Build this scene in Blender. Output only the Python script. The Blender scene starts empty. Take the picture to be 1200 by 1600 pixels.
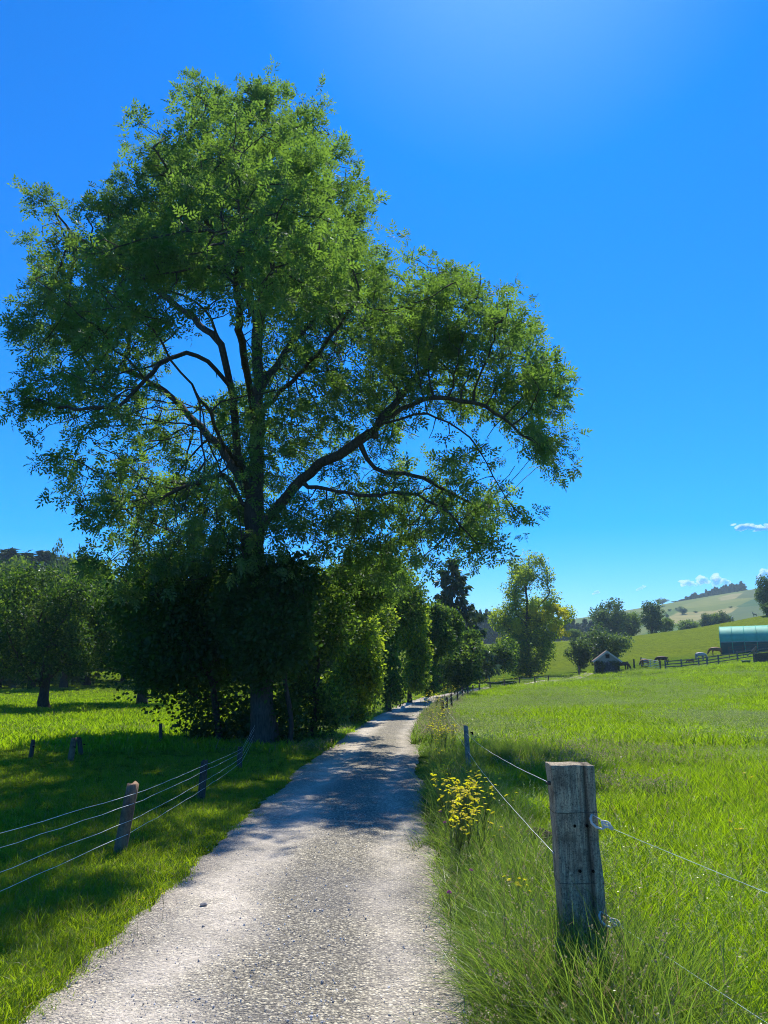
import bpy, bmesh, math, random
import numpy as np
from mathutils import Vector, Matrix, Euler

S = bpy.context.scene
COL = S.collection
rng = np.random.default_rng(7)
random.seed(7)
R = math.radians

# ------------------------------------------------------------------ camera
EYE = 1.65
PITCH = R(10.85)
cam_d = bpy.data.cameras.new('camera')
cam = bpy.data.objects.new('camera', cam_d); COL.objects.link(cam)
cam.location = (0, 0, EYE)
cam.rotation_euler = (R(90) + PITCH, 0, 0)
cam_d.sensor_fit = 'VERTICAL'; cam_d.sensor_height = 32.0; cam_d.lens = 24.0
cam_d.clip_start = 0.05; cam_d.clip_end = 9000
S.camera = cam

# ------------------------------------------------------------------ light
SUN_EL, SUN_AZ = 53.5, 12.0            # azimuth measured to the right of the view
w = bpy.data.worlds.new('World'); S.world = w; w.use_nodes = True
nt = w.node_tree; nt.nodes.clear()
sky = nt.nodes.new('ShaderNodeTexSky'); sky.sky_type = 'NISHITA'; sky.sun_disc = False
sky.sun_elevation = R(SUN_EL); sky.sun_rotation = R(SUN_AZ)
sky.altitude = 500; sky.air_density = 1.0; sky.dust_density = 0.5; sky.ozone_density = 3.0
hs = nt.nodes.new('ShaderNodeHueSaturation'); hs.inputs['Saturation'].default_value = 1.28
hs.inputs['Hue'].default_value = 0.5; hs.inputs['Value'].default_value = 1.0
bg = nt.nodes.new('ShaderNodeBackground'); bg.inputs['Strength'].default_value = 0.11
wo = nt.nodes.new('ShaderNodeOutputWorld')
tn = nt.nodes.new('ShaderNodeMix'); tn.data_type = 'RGBA'; tn.blend_type = 'MULTIPLY'; tn.inputs[0].default_value = 1.0
tn.inputs[7].default_value = (.49, .70, 1.05, 1)
nt.links.new(sky.outputs[0], tn.inputs[6]); nt.links.new(tn.outputs[2], hs.inputs['Color']); nt.links.new(hs.outputs[0], bg.inputs['Color'])
nt.links.new(bg.outputs[0], wo.inputs['Surface'])
sl = bpy.data.lights.new('sun', 'SUN'); sl.energy = 4.1; sl.angle = R(0.53); sl.color = (1.0, 0.95, 0.86)
so = bpy.data.objects.new('sun', sl); COL.objects.link(so)
sd = Vector((math.sin(R(SUN_AZ)) * math.cos(R(SUN_EL)), math.cos(R(SUN_AZ)) * math.cos(R(SUN_EL)), math.sin(R(SUN_EL))))
so.rotation_euler = sd.to_track_quat('Z', 'Y').to_euler()
S.view_settings.view_transform = 'Standard'; S.view_settings.look = 'None'
S.view_settings.exposure = 0.78; S.view_settings.gamma = 1.0
S.cycles.max_bounces = 5; S.cycles.diffuse_bounces = 4; S.cycles.transmission_bounces = 4
S.cycles.glossy_bounces = 2; S.cycles.transparent_max_bounces = 4; S.cycles.volume_bounces = 1
S.cycles.use_denoising = True; S.cycles.denoising_prefilter = 'NONE'; S.cycles.pixel_filter_type = 'BLACKMAN_HARRIS'; S.cycles.filter_width = 1.05

# ------------------------------------------------------------------ terrain
US = np.array([-.7, -.5, -.2, 0, .1, .2, .3, .4, .5, .7])
TY = [-60, 0, 4.3, 7, 10, 15, 25, 40, 60, 95, 125, 160, 220, 300, 500, 900, 1500, 3500]
TZ = [[1]*10, [0]*10, [-.17]*10, [-.28]*10, [-.38]*10, [-.5]*10, [-.74]*10, [-1.08]*10,
      [-1.3, -1.3, -1.3, -1.3, -1.3, -1.28, -1.2, -1.0, -.7, -.2],
      [-1.0, -1.3, -1.3, -1.3, -1.25, -1.2, -.85, -.15, .6, 1.6],
      [3, 2, 0, -1.2, -1.25, -1.1, -.4, .8, 2.0, 3.6],
      [12, 10, 4, -1, -.5, 1.2, 2.7, 4.3, 6.3, 9],
      [26, 22, 12, 2, 4.2, 6.6, 8.2, 10.9, 14.8, 20],
      [40, 34, 20, 4, 5, 6, 7, 9, 13, 20],
      [55, 48, 30, 12, 13, 15, 17, 20, 24, 32],
      [60, 52, 36, 26, 28, 40, 56, 71, 86, 104],
      [40, 40, 36, 30, 30, 36, 44, 54, 62, 70],
      [0]*10]
_sg = np.linspace(-1.9, 6.2, 420); _ug = np.linspace(-.8, .8, 161)
_yg = 20 * np.sinh(_sg)
_T = np.array([[np.interp(u, US, row) for u in _ug] for row in TZ])
_G = np.array([np.interp(_yg, TY, _T[:, j]) for j in range(len(_ug))]).T
def _blur(a, k, ax):
    ker = np.exp(-np.linspace(-2, 2, 2*k+1)**2); ker /= ker.sum()
    p = np.pad(a, [(k, k) if i == ax else (0, 0) for i in range(2)], mode='edge')
    return sum(ker[i] * np.take(p, range(i, i + a.shape[ax]), ax) for i in range(2*k+1))
_G = _blur(_blur(_G, 5, 0), 6, 1)

def road_x_raw(y):
    return np.interp(y, RY, RX)
def zt(x, y):
    x = np.asarray(x, float); y = np.asarray(y, float)
    s = np.clip((np.arcsinh(y / 20) - _sg[0]) / (_sg[1] - _sg[0]), 0, len(_sg) - 1.001)
    u = x / np.maximum(y, 18)
    u = np.clip((u - _ug[0]) / (_ug[1] - _ug[0]), 0, len(_ug) - 1.001)
    i = s.astype(int); j = u.astype(int); fs = s - i; fu = u - j
    z = _G[i, j]*(1-fs)*(1-fu) + _G[i+1, j]*fs*(1-fu) + _G[i, j+1]*(1-fs)*fu + _G[i+1, j+1]*fs*fu
    far = np.clip((np.hypot(x, y) - 60) / 200, 0, 1)
    z = z + (0.05 + 1.2 * far) * (np.sin(x*.21+1)*np.sin(y*.17) * (1-far) + .6*np.sin(x*.031+y*.013)*np.sin(y*.023+2)*far)*np.clip((np.abs(x+.6)-1.5)/5, 0, 1)
    return z

CP, SP = math.cos(PITCH), math.sin(PITCH)
def ray(px, py):
    a = (px - 600) / 1200.; b = (800 - py) / 1200.
    return np.array([a, CP - b * SP, SP + b * CP])
def at(px, py, Y):                      # point on the sight line at forward distance Y
    d = ray(px, py); t = Y / d[1]
    return np.array([d[0]*t, Y, EYE + d[2]*t])
def gp(px, py):                         # point on the ground
    d = ray(px, py); Y = np.concatenate([np.linspace(1, 150, 3000), np.linspace(150, 1500, 3000)])
    t = Y / d[1]; X = d[0]*t; Z = EYE + d[2]*t
    k = np.argmax(Z < zt(X, Y))
    return np.array([X[k], Y[k], float(zt(X[k], Y[k]))])
def proj(P):
    P = np.asarray(P, float); X, Y, Z = P[..., 0], P[..., 1], P[..., 2] - EYE
    zc = Y*CP + Z*SP; yc = -Y*SP + Z*CP
    return 600 + 1200*X/zc, 800 - 1200*yc/zc, zc

# ------------------------------------------------------------------ mesh helpers
def link(o, parent=None):
    COL.objects.link(o)
    if parent is not None: o.parent = parent
    return o
def tag(o, label=None, cat=None, group=None, kind=None):
    if label: o['label'] = label
    if cat: o['category'] = cat
    if group: o['group'] = group
    if kind: o['kind'] = kind
    return o
def empty(name, loc, rz=0, **k):
    o = bpy.data.objects.new(name, None); o.empty_display_size = .2
    o.location = tuple(float(v) for v in loc); o.rotation_euler = (0, 0, rz); link(o); tag(o, **k)
    return o
def npmesh(name, V, F, mat=None, nside=None, attrs=None, smooth=False, matidx=None):
    """V (n,3); F either (m,k) int array or a list of arrays of various k"""
    me = bpy.data.meshes.new(name)
    Fs = [F] if isinstance(F, np.ndarray) else [f for f in F if len(f)]
    V = np.asarray(V, np.float32)
    me.vertices.add(len(V)); me.vertices.foreach_set('co', V.ravel())
    nl = sum(f.size for f in Fs); npoly = sum(len(f) for f in Fs)
    me.loops.add(nl); me.polygons.add(npoly)
    me.loops.foreach_set('vertex_index', np.concatenate([f.ravel() for f in Fs]).astype(np.int32))
    tot = np.concatenate([np.full(len(f), f.shape[1]) for f in Fs]).astype(np.int32)
    st = np.concatenate([[0], np.cumsum(tot)[:-1]]).astype(np.int32)
    me.polygons.foreach_set('loop_start', st); me.polygons.foreach_set('loop_total', tot)
    if smooth: me.polygons.foreach_set('use_smooth', np.ones(npoly, bool))
    if matidx is not None: me.polygons.foreach_set('material_index', np.asarray(matidx, np.int32))
    me.update(calc_edges=True)
    for k, v in (attrs or {}).items():
        v = np.asarray(v, np.float32)
        if v.ndim == 1:
            a = me.attributes.new(k, 'FLOAT', 'POINT'); a.data.foreach_set('value', v)
        elif v.shape[1] == 3:
            a = me.attributes.new(k, 'FLOAT_VECTOR', 'POINT'); a.data.foreach_set('vector', v.ravel())
        else:
            a = me.attributes.new(k, 'FLOAT_COLOR', 'POINT'); a.data.foreach_set('color', v.ravel())
    for m in (mat if isinstance(mat, (list, tuple)) else [mat]):
        if m is not None: me.materials.append(m)
    return me
def mobj(name, me, parent=None, **k):
    return tag(link(bpy.data.objects.new(name, me), parent), **k)

class MB:
    """collects simple solids into one mesh"""
    def __init__(s): s.V = []; s.F = []; s.n = 0
    def add(s, V, F):
        V = np.asarray(V, float); s.V.append(V); s.F += [tuple(int(i) + s.n for i in f) for f in F]; s.n += len(V)
    def box(s, c, d, rz=0., lean=(0, 0), bev=0.0, rot=None):
        hx, hy, hz = d[0]/2, d[1]/2, d[2]/2
        if bev > 0:
            b = min(bev, hx*.9, hy*.9, hz*.9); P = []
            for zz, ins in ((-hz, b), (-hz+b, 0), (hz-b, 0), (hz, b)):
                X, Y = hx-ins, hy-ins; q = b*.8
                P += [(X-q, -Y, zz), (X, -Y+q, zz), (X, Y-q, zz), (X-q, Y, zz), (-X+q, Y, zz), (-X, Y-q, zz), (-X, -Y+q, zz), (-X+q, -Y, zz)]
            F = [tuple(range(7, -1, -1)), tuple(range(24, 32))]
            for r in range(3):
                for i in range(8):
                    j = (i+1) % 8; F.append((r*8+i, r*8+j, r*8+8+j, r*8+8+i))
        else:
            P = [(-hx, -hy, -hz), (hx, -hy, -hz), (hx, hy, -hz), (-hx, hy, -hz), (-hx, -hy, hz), (hx, -hy, hz), (hx, hy, hz), (-hx, hy, hz)]
            F = [(3, 2, 1, 0), (4, 5, 6, 7), (0, 1, 5, 4), (1, 2, 6, 5), (2, 3, 7, 6), (3, 0, 4, 7)]
        P = np.array(P)
        if rot is not None: P = P @ np.array(rot).T
        cz, sz = math.cos(rz), math.sin(rz)
        P = np.stack([P[:, 0]*cz - P[:, 1]*sz, P[:, 0]*sz + P[:, 1]*cz, P[:, 2]], 1)
        P[:, 0] += lean[0]*(P[:, 2]+hz); P[:, 1] += lean[1]*(P[:, 2]+hz)
        s.add(P + np.array(c), F)
    def tube(s, pts, rad, n=8, cap=True):
        pts = np.asarray(pts, float); rad = np.broadcast_to(rad, (len(pts),))
        P = []; up = np.array([0.31, 0.17, 0.93])
        for i, p in enumerate(pts):
            t = pts[min(i+1, len(pts)-1)] - pts[max(i-1, 0)]; t /= np.linalg.norm(t) + 1e-9
            a = np.cross(t, up); 
            if np.linalg.norm(a) < .05: a = np.cross(t, [1, 0, 0])
            a /= np.linalg.norm(a); b = np.cross(t, a)
            for k in range(n):
                an = 2*math.pi*k/n; P.append(p + rad[i]*(math.cos(an)*a + math.sin(an)*b))
        F = []
        for i in range(len(pts)-1):
            for k in range(n):
                j = (k+1) % n; F.append((i*n+k, i*n+j, (i+1)*n+j, (i+1)*n+k))
        if cap: F += [tuple(range(n-1, -1, -1)), tuple((len(pts)-1)*n + k for k in range(n))]
        s.add(P, F)
    def bar(s, a, b, w_, h_):           # rectangular bar between two points
        a = np.array(a, float); b = np.array(b, float); t = b - a; L = np.linalg.norm(t); t /= L
        sd_ = np.cross(t, [0, 0, 1]); sd_ /= np.linalg.norm(sd_) + 1e-9; u = np.cross(sd_, t)
        P = [p + x*sd_*w_/2 + y*u*h_/2 for p in (a, b) for x, y in ((-1, -1), (1, -1), (1, 1), (-1, 1))]
        s.add(P, [(3, 2, 1, 0), (4, 5, 6, 7), (0, 1, 5, 4), (1, 2, 6, 5), (2, 3, 7, 6), (3, 0, 4, 7)])
    def build(s, name, mat, parent=None, smooth=False, origin=None, **k):
        V = np.concatenate(s.V)
        if origin is not None: V = V - np.array(origin, float)
        me = bpy.data.meshes.new(name); me.from_pydata([tuple(v) for v in V], [], s.F)
        me.materials.append(mat)
        if smooth: me.polygons.foreach_set('use_smooth', np.ones(len(me.polygons), bool))
        me.update()
        o = mobj(name, me, parent, **k)
        if origin is not None and parent is None: o.location = tuple(float(v) for v in origin)
        return o

# ------------------------------------------------------------------ materials
def newmat(name):
    m = bpy.data.materials.new(name); m.use_nodes = True; t = m.node_tree
    t.nodes.clear(); o = t.nodes.new('ShaderNodeOutputMaterial')
    return m, t, o
def N(t, typ, **k):
    n = t.nodes.new(typ)
    for a, v in k.items():
        if a in n.inputs.keys(): n.inputs[a].default_value = v
        else: setattr(n, a, v)
    return n
def noise(t, scale, vec=None, detail=4, rough=.55):
    n = N(t, 'ShaderNodeTexNoise'); n.inputs['Scale'].default_value = scale
    n.inputs['Detail'].default_value = detail; n.inputs['Roughness'].default_value = rough
    if vec is not None: t.links.new(vec, n.inputs['Vector'])
    return n.outputs['Fac']
def ramp(t, fac, stops, interp='LINEAR'):
    r = N(t, 'ShaderNodeValToRGB'); r.color_ramp.interpolation = interp
    e = r.color_ramp.elements
    while len(e) < len(stops): e.new(.5)
    for q, (p, c) in zip(e, stops):
        q.position = p; q.color = (*c, 1) if len(c) == 3 else c
    t.links.new(fac, r.inputs[0]); return r.outputs[0]
def mix(t, fac, a, b, typ='MIX'):
    m = N(t, 'ShaderNodeMix', data_type='RGBA', blend_type=typ)
    for s_, v in ((0, fac), (6, a), (7, b)):
        if isinstance(v, bpy.types.NodeSocket): t.links.new(v, m.inputs[s_])
        else: m.inputs[s_].default_value = v if s_ == 0 else (*v, 1)
    return m.outputs[2]
def math_(t, op, a, b=0.):
    m = N(t, 'ShaderNodeMath', operation=op)
    for i, v in enumerate((a, b)):
        if isinstance(v, bpy.types.NodeSocket): t.links.new(v, m.inputs[i])
        else: m.inputs[i].default_value = v
    return m.outputs[0]
def geo_pos(t): return N(t, 'ShaderNodeNewGeometry').outputs['Position']
def obj_pos(t): return N(t, 'ShaderNodeTexCoord').outputs['Object']
def bump(t, h, strength=.5, dist=.02):
    b = N(t, 'ShaderNodeBump'); b.inputs['Strength'].default_value = strength; b.inputs['Distance'].default_value = dist
    t.links.new(h, b.inputs['Height']); return b.outputs[0]
def principled(t, o, col, rough=.7, normal=None, spec=.3, metal=0.):
    p = N(t, 'ShaderNodeBsdfPrincipled')
    if isinstance(col, bpy.types.NodeSocket): t.links.new(col, p.inputs['Base Color'])
    else: p.inputs['Base Color'].default_value = (*col, 1)
    p.inputs['Roughness'].default_value = rough; p.inputs['Specular IOR Level'].default_value = spec
    p.inputs['Metallic'].default_value = metal
    if normal is not None: t.links.new(normal, p.inputs['Normal'])
    t.links.new(p.outputs[0], o.inputs[0]); return p

def leaf_mat(name, dark, light, trans=(.22, .36, .03), tf=.42, gloss=.05, nscale=.35, rough=.38):
    """leaf: reflecting diffuse front, light passing through, a little sheen"""
    m, t, o = newmat(name)
    at_ = N(t, 'ShaderNodeAttribute', attribute_name='var').outputs['Fac']
    n = noise(t, nscale, geo_pos(t), 3)
    f = math_(t, 'ADD', math_(t, 'MULTIPLY', at_, .6), math_(t, 'MULTIPLY', n, .5))
    c = ramp(t, f, [(.2, dark), (.85, light)])
    d = N(t, 'ShaderNodeBsdfDiffuse'); t.links.new(c, d.inputs[0])
    tr = N(t, 'ShaderNodeBsdfTranslucent')
    tc = ramp(t, f, [(.15, tuple(x*.7 for x in trans)), (.9, tuple(min(1, x*1.25) for x in trans))]); t.links.new(tc, tr.inputs[0])
    g = N(t, 'ShaderNodeBsdfGlossy', distribution='GGX'); g.inputs['Roughness'].default_value = rough; g.inputs[0].default_value = (.9, .95, 1, 1)
    a = N(t, 'ShaderNodeMixShader'); a.inputs[0].default_value = tf
    t.links.new(d.outputs[0], a.inputs[1]); t.links.new(tr.outputs[0], a.inputs[2])
    b = N(t, 'ShaderNodeMixShader'); b.inputs[0].default_value = gloss
    t.links.new(a.outputs[0], b.inputs[1]); t.links.new(g.outputs[0], b.inputs[2])
    t.links.new(b.outputs[0], o.inputs[0]); return m
def blade_mat(name, dark, light, trans, tf=.45, gloss=.06, pscale=.5):
    m, t, o = newmat(name)
    rnd = N(t, 'ShaderNodeAttribute', attribute_name='var').outputs['Fac']
    n = math_(t, 'ADD', math_(t, 'MULTIPLY', noise(t, pscale, geo_pos(t), 4, .65), .6), math_(t, 'MULTIPLY', noise(t, .13, geo_pos(t), 3), .4))
    f = math_(t, 'ADD', math_(t, 'MULTIPLY', rnd, .40), math_(t, 'MULTIPLY', math_(t, 'SUBTRACT', math_(t, 'MULTIPLY', n, 2.2), .6), .65))
    c = ramp(t, f, [(.25, dark), (.8, light)])
    straw = math_(t, 'GREATER_THAN', rnd, .955)
    c = mix(t, straw, c, (.32, .27, .13))
    d = N(t, 'ShaderNodeBsdfDiffuse'); t.links.new(c, d.inputs[0])
    tr = N(t, 'ShaderNodeBsdfTranslucent')
    tc = ramp(t, f, [(.25, tuple(x*.65 for x in trans)), (.8, trans)]); t.links.new(mix(t, straw, tc, (.3, .25, .1)), tr.inputs[0])
    g = N(t, 'ShaderNodeBsdfGlossy'); g.inputs['Roughness'].default_value = .35
    a = N(t, 'ShaderNodeMixShader'); a.inputs[0].default_value = tf
    t.links.new(d.outputs[0], a.inputs[1]); t.links.new(tr.outputs[0], a.inputs[2])
    b = N(t, 'ShaderNodeMixShader'); b.inputs[0].default_value = gloss
    t.links.new(a.outputs[0], b.inputs[1]); t.links.new(g.outputs[0], b.inputs[2])
    t.links.new(b.outputs[0], o.inputs[0]); return m
def bark_mat(name, a, b, scale=9., strength=.8):
    m, t, o = newmat(name)
    mp = N(t, 'ShaderNodeMapping'); mp.inputs['Scale'].default_value = (1, 1, .22); t.links.new(geo_pos(t), mp.inputs[0])
    n = noise(t, scale*2, mp.outputs[0], 6, .65); n2 = noise(t, 1.3, geo_pos(t), 3)
    c = ramp(t, n, [(.3, a), (.7, b)]); c = mix(t, math_(t, 'MULTIPLY', n2, .5), c, tuple(x*.5 for x in a))
    principled(t, o, c, .9, bump(t, n, strength, .05), .15); return m
def wood_mat(name, a, b, stain, scale=18., rough=.85):
    m, t, o = newmat(name); P = obj_pos(t)
    mp = N(t, 'ShaderNodeMapping'); mp.inputs['Scale'].default_value = (1, 1, .06); t.links.new(P, mp.inputs[0])
    g = noise(t, scale*2.2, mp.outputs[0], 8, .7); g2 = noise(t, scale*9, mp.outputs[0], 4, .6)
    bl = noise(t, 6, P, 5, .7); fine = noise(t, 70, P, 5, .7)
    c = ramp(t, g, [(.32, a), (.5, tuple((x+y)/2 for x, y in zip(a, b))), (.68, b)])
    c = mix(t, ramp(t, g2, [(.35, (0, 0, 0)), (.62, (.6, .6, .6))]), c, tuple(x*.55 for x in b))
    c = mix(t, ramp(t, bl, [(.45, (0, 0, 0)), (.64, (.85, .85, .85))]), c, stain)
    c = mix(t, ramp(t, fine, [(.54, (0, 0, 0)), (.7, (.6, .6, .6))]), c, (.03, .03, .025))
    h = math_(t, 'ADD', g, math_(t, 'ADD', math_(t, 'MULTIPLY', g2, .5), math_(t, 'MULTIPLY', fine, .4)))
    principled(t, o, c, rough, bump(t, h, .9, .006), .2); return m
def plain_mat(name, col, rough=.6, spec=.3, metal=0., var=.25, scale=6.):
    m, t, o = newmat(name); n = noise(t, scale, obj_pos(t), 5)
    c = ramp(t, n, [(.3, tuple(x*(1-var) for x in col)), (.7, tuple(min(1, x*(1+var)) for x in col))])
    principled(t, o, c, rough, bump(t, n, .2, .01), spec, metal); return m

M = {}
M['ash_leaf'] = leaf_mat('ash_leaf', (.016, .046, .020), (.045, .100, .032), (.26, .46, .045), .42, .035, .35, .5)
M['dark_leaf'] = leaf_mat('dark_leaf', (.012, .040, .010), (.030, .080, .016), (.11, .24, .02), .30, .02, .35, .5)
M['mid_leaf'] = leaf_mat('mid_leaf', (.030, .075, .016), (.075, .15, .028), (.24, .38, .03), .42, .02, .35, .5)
M['lit_leaf'] = leaf_mat('lit_leaf', (.050, .11, .016), (.12, .20, .03), (.50, .64, .03), .54, .02, .35, .5)  # brightened leaf: a sunlit look put into the colour
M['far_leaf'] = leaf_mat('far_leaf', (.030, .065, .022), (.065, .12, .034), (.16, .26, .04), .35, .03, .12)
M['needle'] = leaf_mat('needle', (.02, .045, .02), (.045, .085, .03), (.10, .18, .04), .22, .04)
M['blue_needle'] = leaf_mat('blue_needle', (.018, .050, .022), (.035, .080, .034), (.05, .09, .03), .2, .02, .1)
M['yellow_leaf'] = leaf_mat('yellow_leaf', (.20, .24, .018), (.38, .38, .025), (.75, .72, .02), .5, .02)
M['bark'] = bark_mat('bark', (.035, .028, .022), (.105, .088, .07))
M['ash_bark'] = bark_mat('ash_bark', (.05, .042, .033), (.15, .13, .105), 12., 1.)
M['grass'] = blade_mat('grass', (.04, .095, .006), (.17, .25, .012), (.46, .66, .015), .5, .02)
M['meadow'] = blade_mat('meadow', (.02, .07, .005), (.20, .31, .010), (.50, .76, .012), .5, .02)
M['verge'] = blade_mat('verge', (.035, .09, .014), (.17, .25, .045), (.36, .56, .05), .46, .02)
M['seed'] = blade_mat('seed', (.26, .24, .12), (.46, .38, .24), (.50, .42, .22), .45, .05)
M['pale_seed'] = blade_mat('pale_seed', (.24, .30, .09), (.40, .44, .16), (.48, .58, .16), .45, .05)

# ------------------------------------------------------------------ road line
_rp = [(-.60, -40), (-.64, -10), (-.66, 0), (-.66, 7), (-.63, 9.8)]
for px, py in ((541, 1250), (565, 1200), (596, 1150), (624, 1120), (655, 1100), (684, 1090)):
    p = gp(px, py); _rp.append((p[0], p[1]))
_e = _rp[-1]
_rp += [(7.4, _e[1]+9), (11.5, _e[1]+19), (17.5, _e[1]+30), (24.5, _e[1]+43), (30.5, _e[1]+56), (33, _e[1]+61)]
_rp = np.array(_rp)
_d = np.concatenate([[0], np.cumsum(np.hypot(*np.diff(_rp, axis=0).T))])
_sd = np.linspace(0, _d[-1], 700)
ROAD = np.stack([np.interp(_sd, _d, _rp[:, 0]), np.interp(_sd, _d, _rp[:, 1])], 1)
for _ in range(14):
    ROAD[1:-1] = (ROAD[:-2] + 2*ROAD[1:-1] + ROAD[2:]) / 4
RHW = 1.24
def lat(x, y):                          # signed sideways distance to the road centre (+ = right)
    x = np.asarray(x, float); y = np.asarray(y, float); sh = x.shape
    x = x.ravel(); y = y.ravel(); out = np.empty(len(x))
    P = ROAD[::2]
    T = np.gradient(P, axis=0); T /= np.linalg.norm(T, axis=1)[:, None]
    for a in range(0, len(x), 20000):
        dx = x[a:a+20000, None] - P[None, :, 0]; dy = y[a:a+20000, None] - P[None, :, 1]
        k = np.argmin(dx*dx + dy*dy, 1); i = np.arange(len(k))
        out[a:a+20000] = dx[i, k]*T[k, 1] - dy[i, k]*T[k, 0]
    return out.reshape(sh)
_en = np.random.default_rng(31).normal(0, 1, 4000)
def edge_wob(s):
    out = 0
    for f, a in ((.45, .06), (1.3, .04), (4.1, .028), (11., .020)): out = out + a*np.interp((s*f) % 3900, np.arange(4000), _en)
    return out

# ------------------------------------------------------------------ ground
def ground_material():
    m, t, o = newmat('ground_turf'); P = geo_pos(t)
    tint = N(t, 'ShaderNodeAttribute', attribute_name='tint').outputs['Color']
    n1 = noise(t, 1.1, P, 6, .65); n2 = noise(t, 14, P, 5, .7); n3 = noise(t, .09, P, 4, .6)
    c = mix(t, ramp(t, n1, [(.38, (0, 0, 0)), (.66, (.8, .8, .8))]), tint, (.055, .10, .016))
    c = mix(t, ramp(t, n3, [(.45, (0, 0, 0)), (.65, (.45, .45, .45))]), c, (.15, .19, .03))
    c = mix(t, ramp(t, n2, [(.35, (.55, .55, .55)), (.65, (0, 0, 0))]), c, (.035, .06, .012))
    h = math_(t, 'ADD', n1, n2)
    principled(t, o, c, .95, bump(t, h, 1., .15), 0.); return m
sg = np.linspace(-1.35, 5.75, 380); gy = 20*np.sinh(sg)
sx = np.linspace(-5.6, 5.6, 380); gx = 8*np.sinh(sx)
GX, GY = np.meshgrid(gx, gy)
GZ = zt(GX, GY)
L = lat(GX, GY)
GZ = GZ - .05*np.exp(-(L/1.0)**4) - np.clip((GY-420)/60, 0, 1)*4
GZ += np.exp(-((L-2.0)/.55)**2)*.05*(GY < 90)          # small bank under the fence
u_ = GX/np.maximum(GY, 18)
hay = np.clip((GY-128-12*u_)/14, 0, 1)
tint = np.zeros((*GX.shape, 4)); tint[..., 3] = 1
for i, (a, b) in enumerate(zip((.14, .225, .010), (.235, .29, .018))):
    tint[..., i] = a*(1-hay) + b*hay
nx, ny = len(gx), len(gy)
I = (np.arange(ny-1)[:, None]*nx + np.arange(nx-1)[None]).ravel()
F = np.stack([I, I+1, I+nx+1, I+nx], 1)
mobj('ground', npmesh('ground', np.stack([GX, GY, GZ], -1).reshape(-1, 3), F, ground_material(), attrs={'tint': tint.reshape(-1, 4)}, smooth=True), kind='structure')

# far hill with its patchwork of fields
def hill_material():
    m, t, o = newmat('hill_fields'); P = geo_pos(t)
    tint = N(t, 'ShaderNodeAttribute', attribute_name='tint').outputs['Color']
    mp = N(t, 'ShaderNodeMapping'); mp.inputs['Rotation'].default_value = (0, 0, .5); mp.inputs['Scale'].default_value = (.25, .03, .1)
    t.links.new(P, mp.inputs[0])
    n = noise(t, 1.0, mp.outputs[0], 4); n2 = noise(t, .05, P, 5)
    c = mix(t, ramp(t, n, [(.4, (0, 0, 0)), (.65, (.35, .35, .35))]), tint, (.10, .13, .05))
    c = mix(t, ramp(t, n2, [(.4, (0, 0, 0)), (.7, (.4, .4, .4))]), c, (.16, .19, .08))
    principled(t, o, c, .95, None, 0.); return m
hu = np.arange(-.25, .78, .0025); hy = np.linspace(430, 1300, 170)
HU, HY = np.meshgrid(hu, hy); HX = HU*HY; HZ = zt(HX, HY) + 1.0 - np.clip((455-HY)/25, 0, 1)*6
px, py, _ = proj(np.stack([HX, HY, HZ], -1))
def inpoly(px, py, poly):
    poly = [(1000 + a/6, 800 + b/6) for a, b in poly]; c = np.zeros(px.shape, bool)
    for (x1, y1), (x2, y2) in zip(poly, poly[1:] + poly[:1]):
        if y1 == y2: continue
        c ^= ((y1 > py) != (y2 > py)) & (px < (x2-x1)*(py-y1)/(y2-y1) + x1)
    return c
ht = np.zeros((*HX.shape, 4)); ht[...] = (.155, .185, .065, 1)
for poly, colr in (
    ([(-600, 1000), (230, 940), (400, 880), (340, 940), (240, 1010), (-600, 1300)], (.10, .15, .055)),
    ([(400, 872), (700, 790), (930, 755), (1140, 790), (960, 830), (640, 885), (400, 905)], (.20, .215, .075)),
    ([(240, 1000), (350, 945), (700, 925), (930, 880), (860, 945), (640, 990), (400, 1045), (200, 1050)], (.31, .27, .12)),
    ([(730, 805), (830, 775), (960, 760), (890, 815), (760, 835)], (.30, .26, .13)),
    ([(960, 765), (990, 740), (1500, 690), (1500, 780), (890, 812)], (.10, .125, .065)),
    ([(880, 897), (1040, 825), (1130, 808), (1600, 780), (1600, 872), (1080, 882)], (.06, .12, .06)),
    ([(855, 945), (930, 890), (1080, 882), (1600, 872), (1600, 1300), (640, 1300), (700, 1010)], (.10, .14, .075)),
    ([(200, 1060), (640, 1050), (700, 1300), (-300, 1300)], (.10, .16, .06))):
    ht[inpoly(px, py, poly)] = (*colr, 1)
nx, ny = len(hu), len(hy)
I = (np.arange(ny-1)[:, None]*nx + np.arange(nx-1)[None]).ravel()
mobj('hill', npmesh('hill', np.stack([HX, HY, HZ], -1).reshape(-1, 3), np.stack([I, I+1, I+nx+1, I+nx], 1), hill_material(),
     attrs={'tint': ht.reshape(-1, 4)}, smooth=True), kind='structure')

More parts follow.
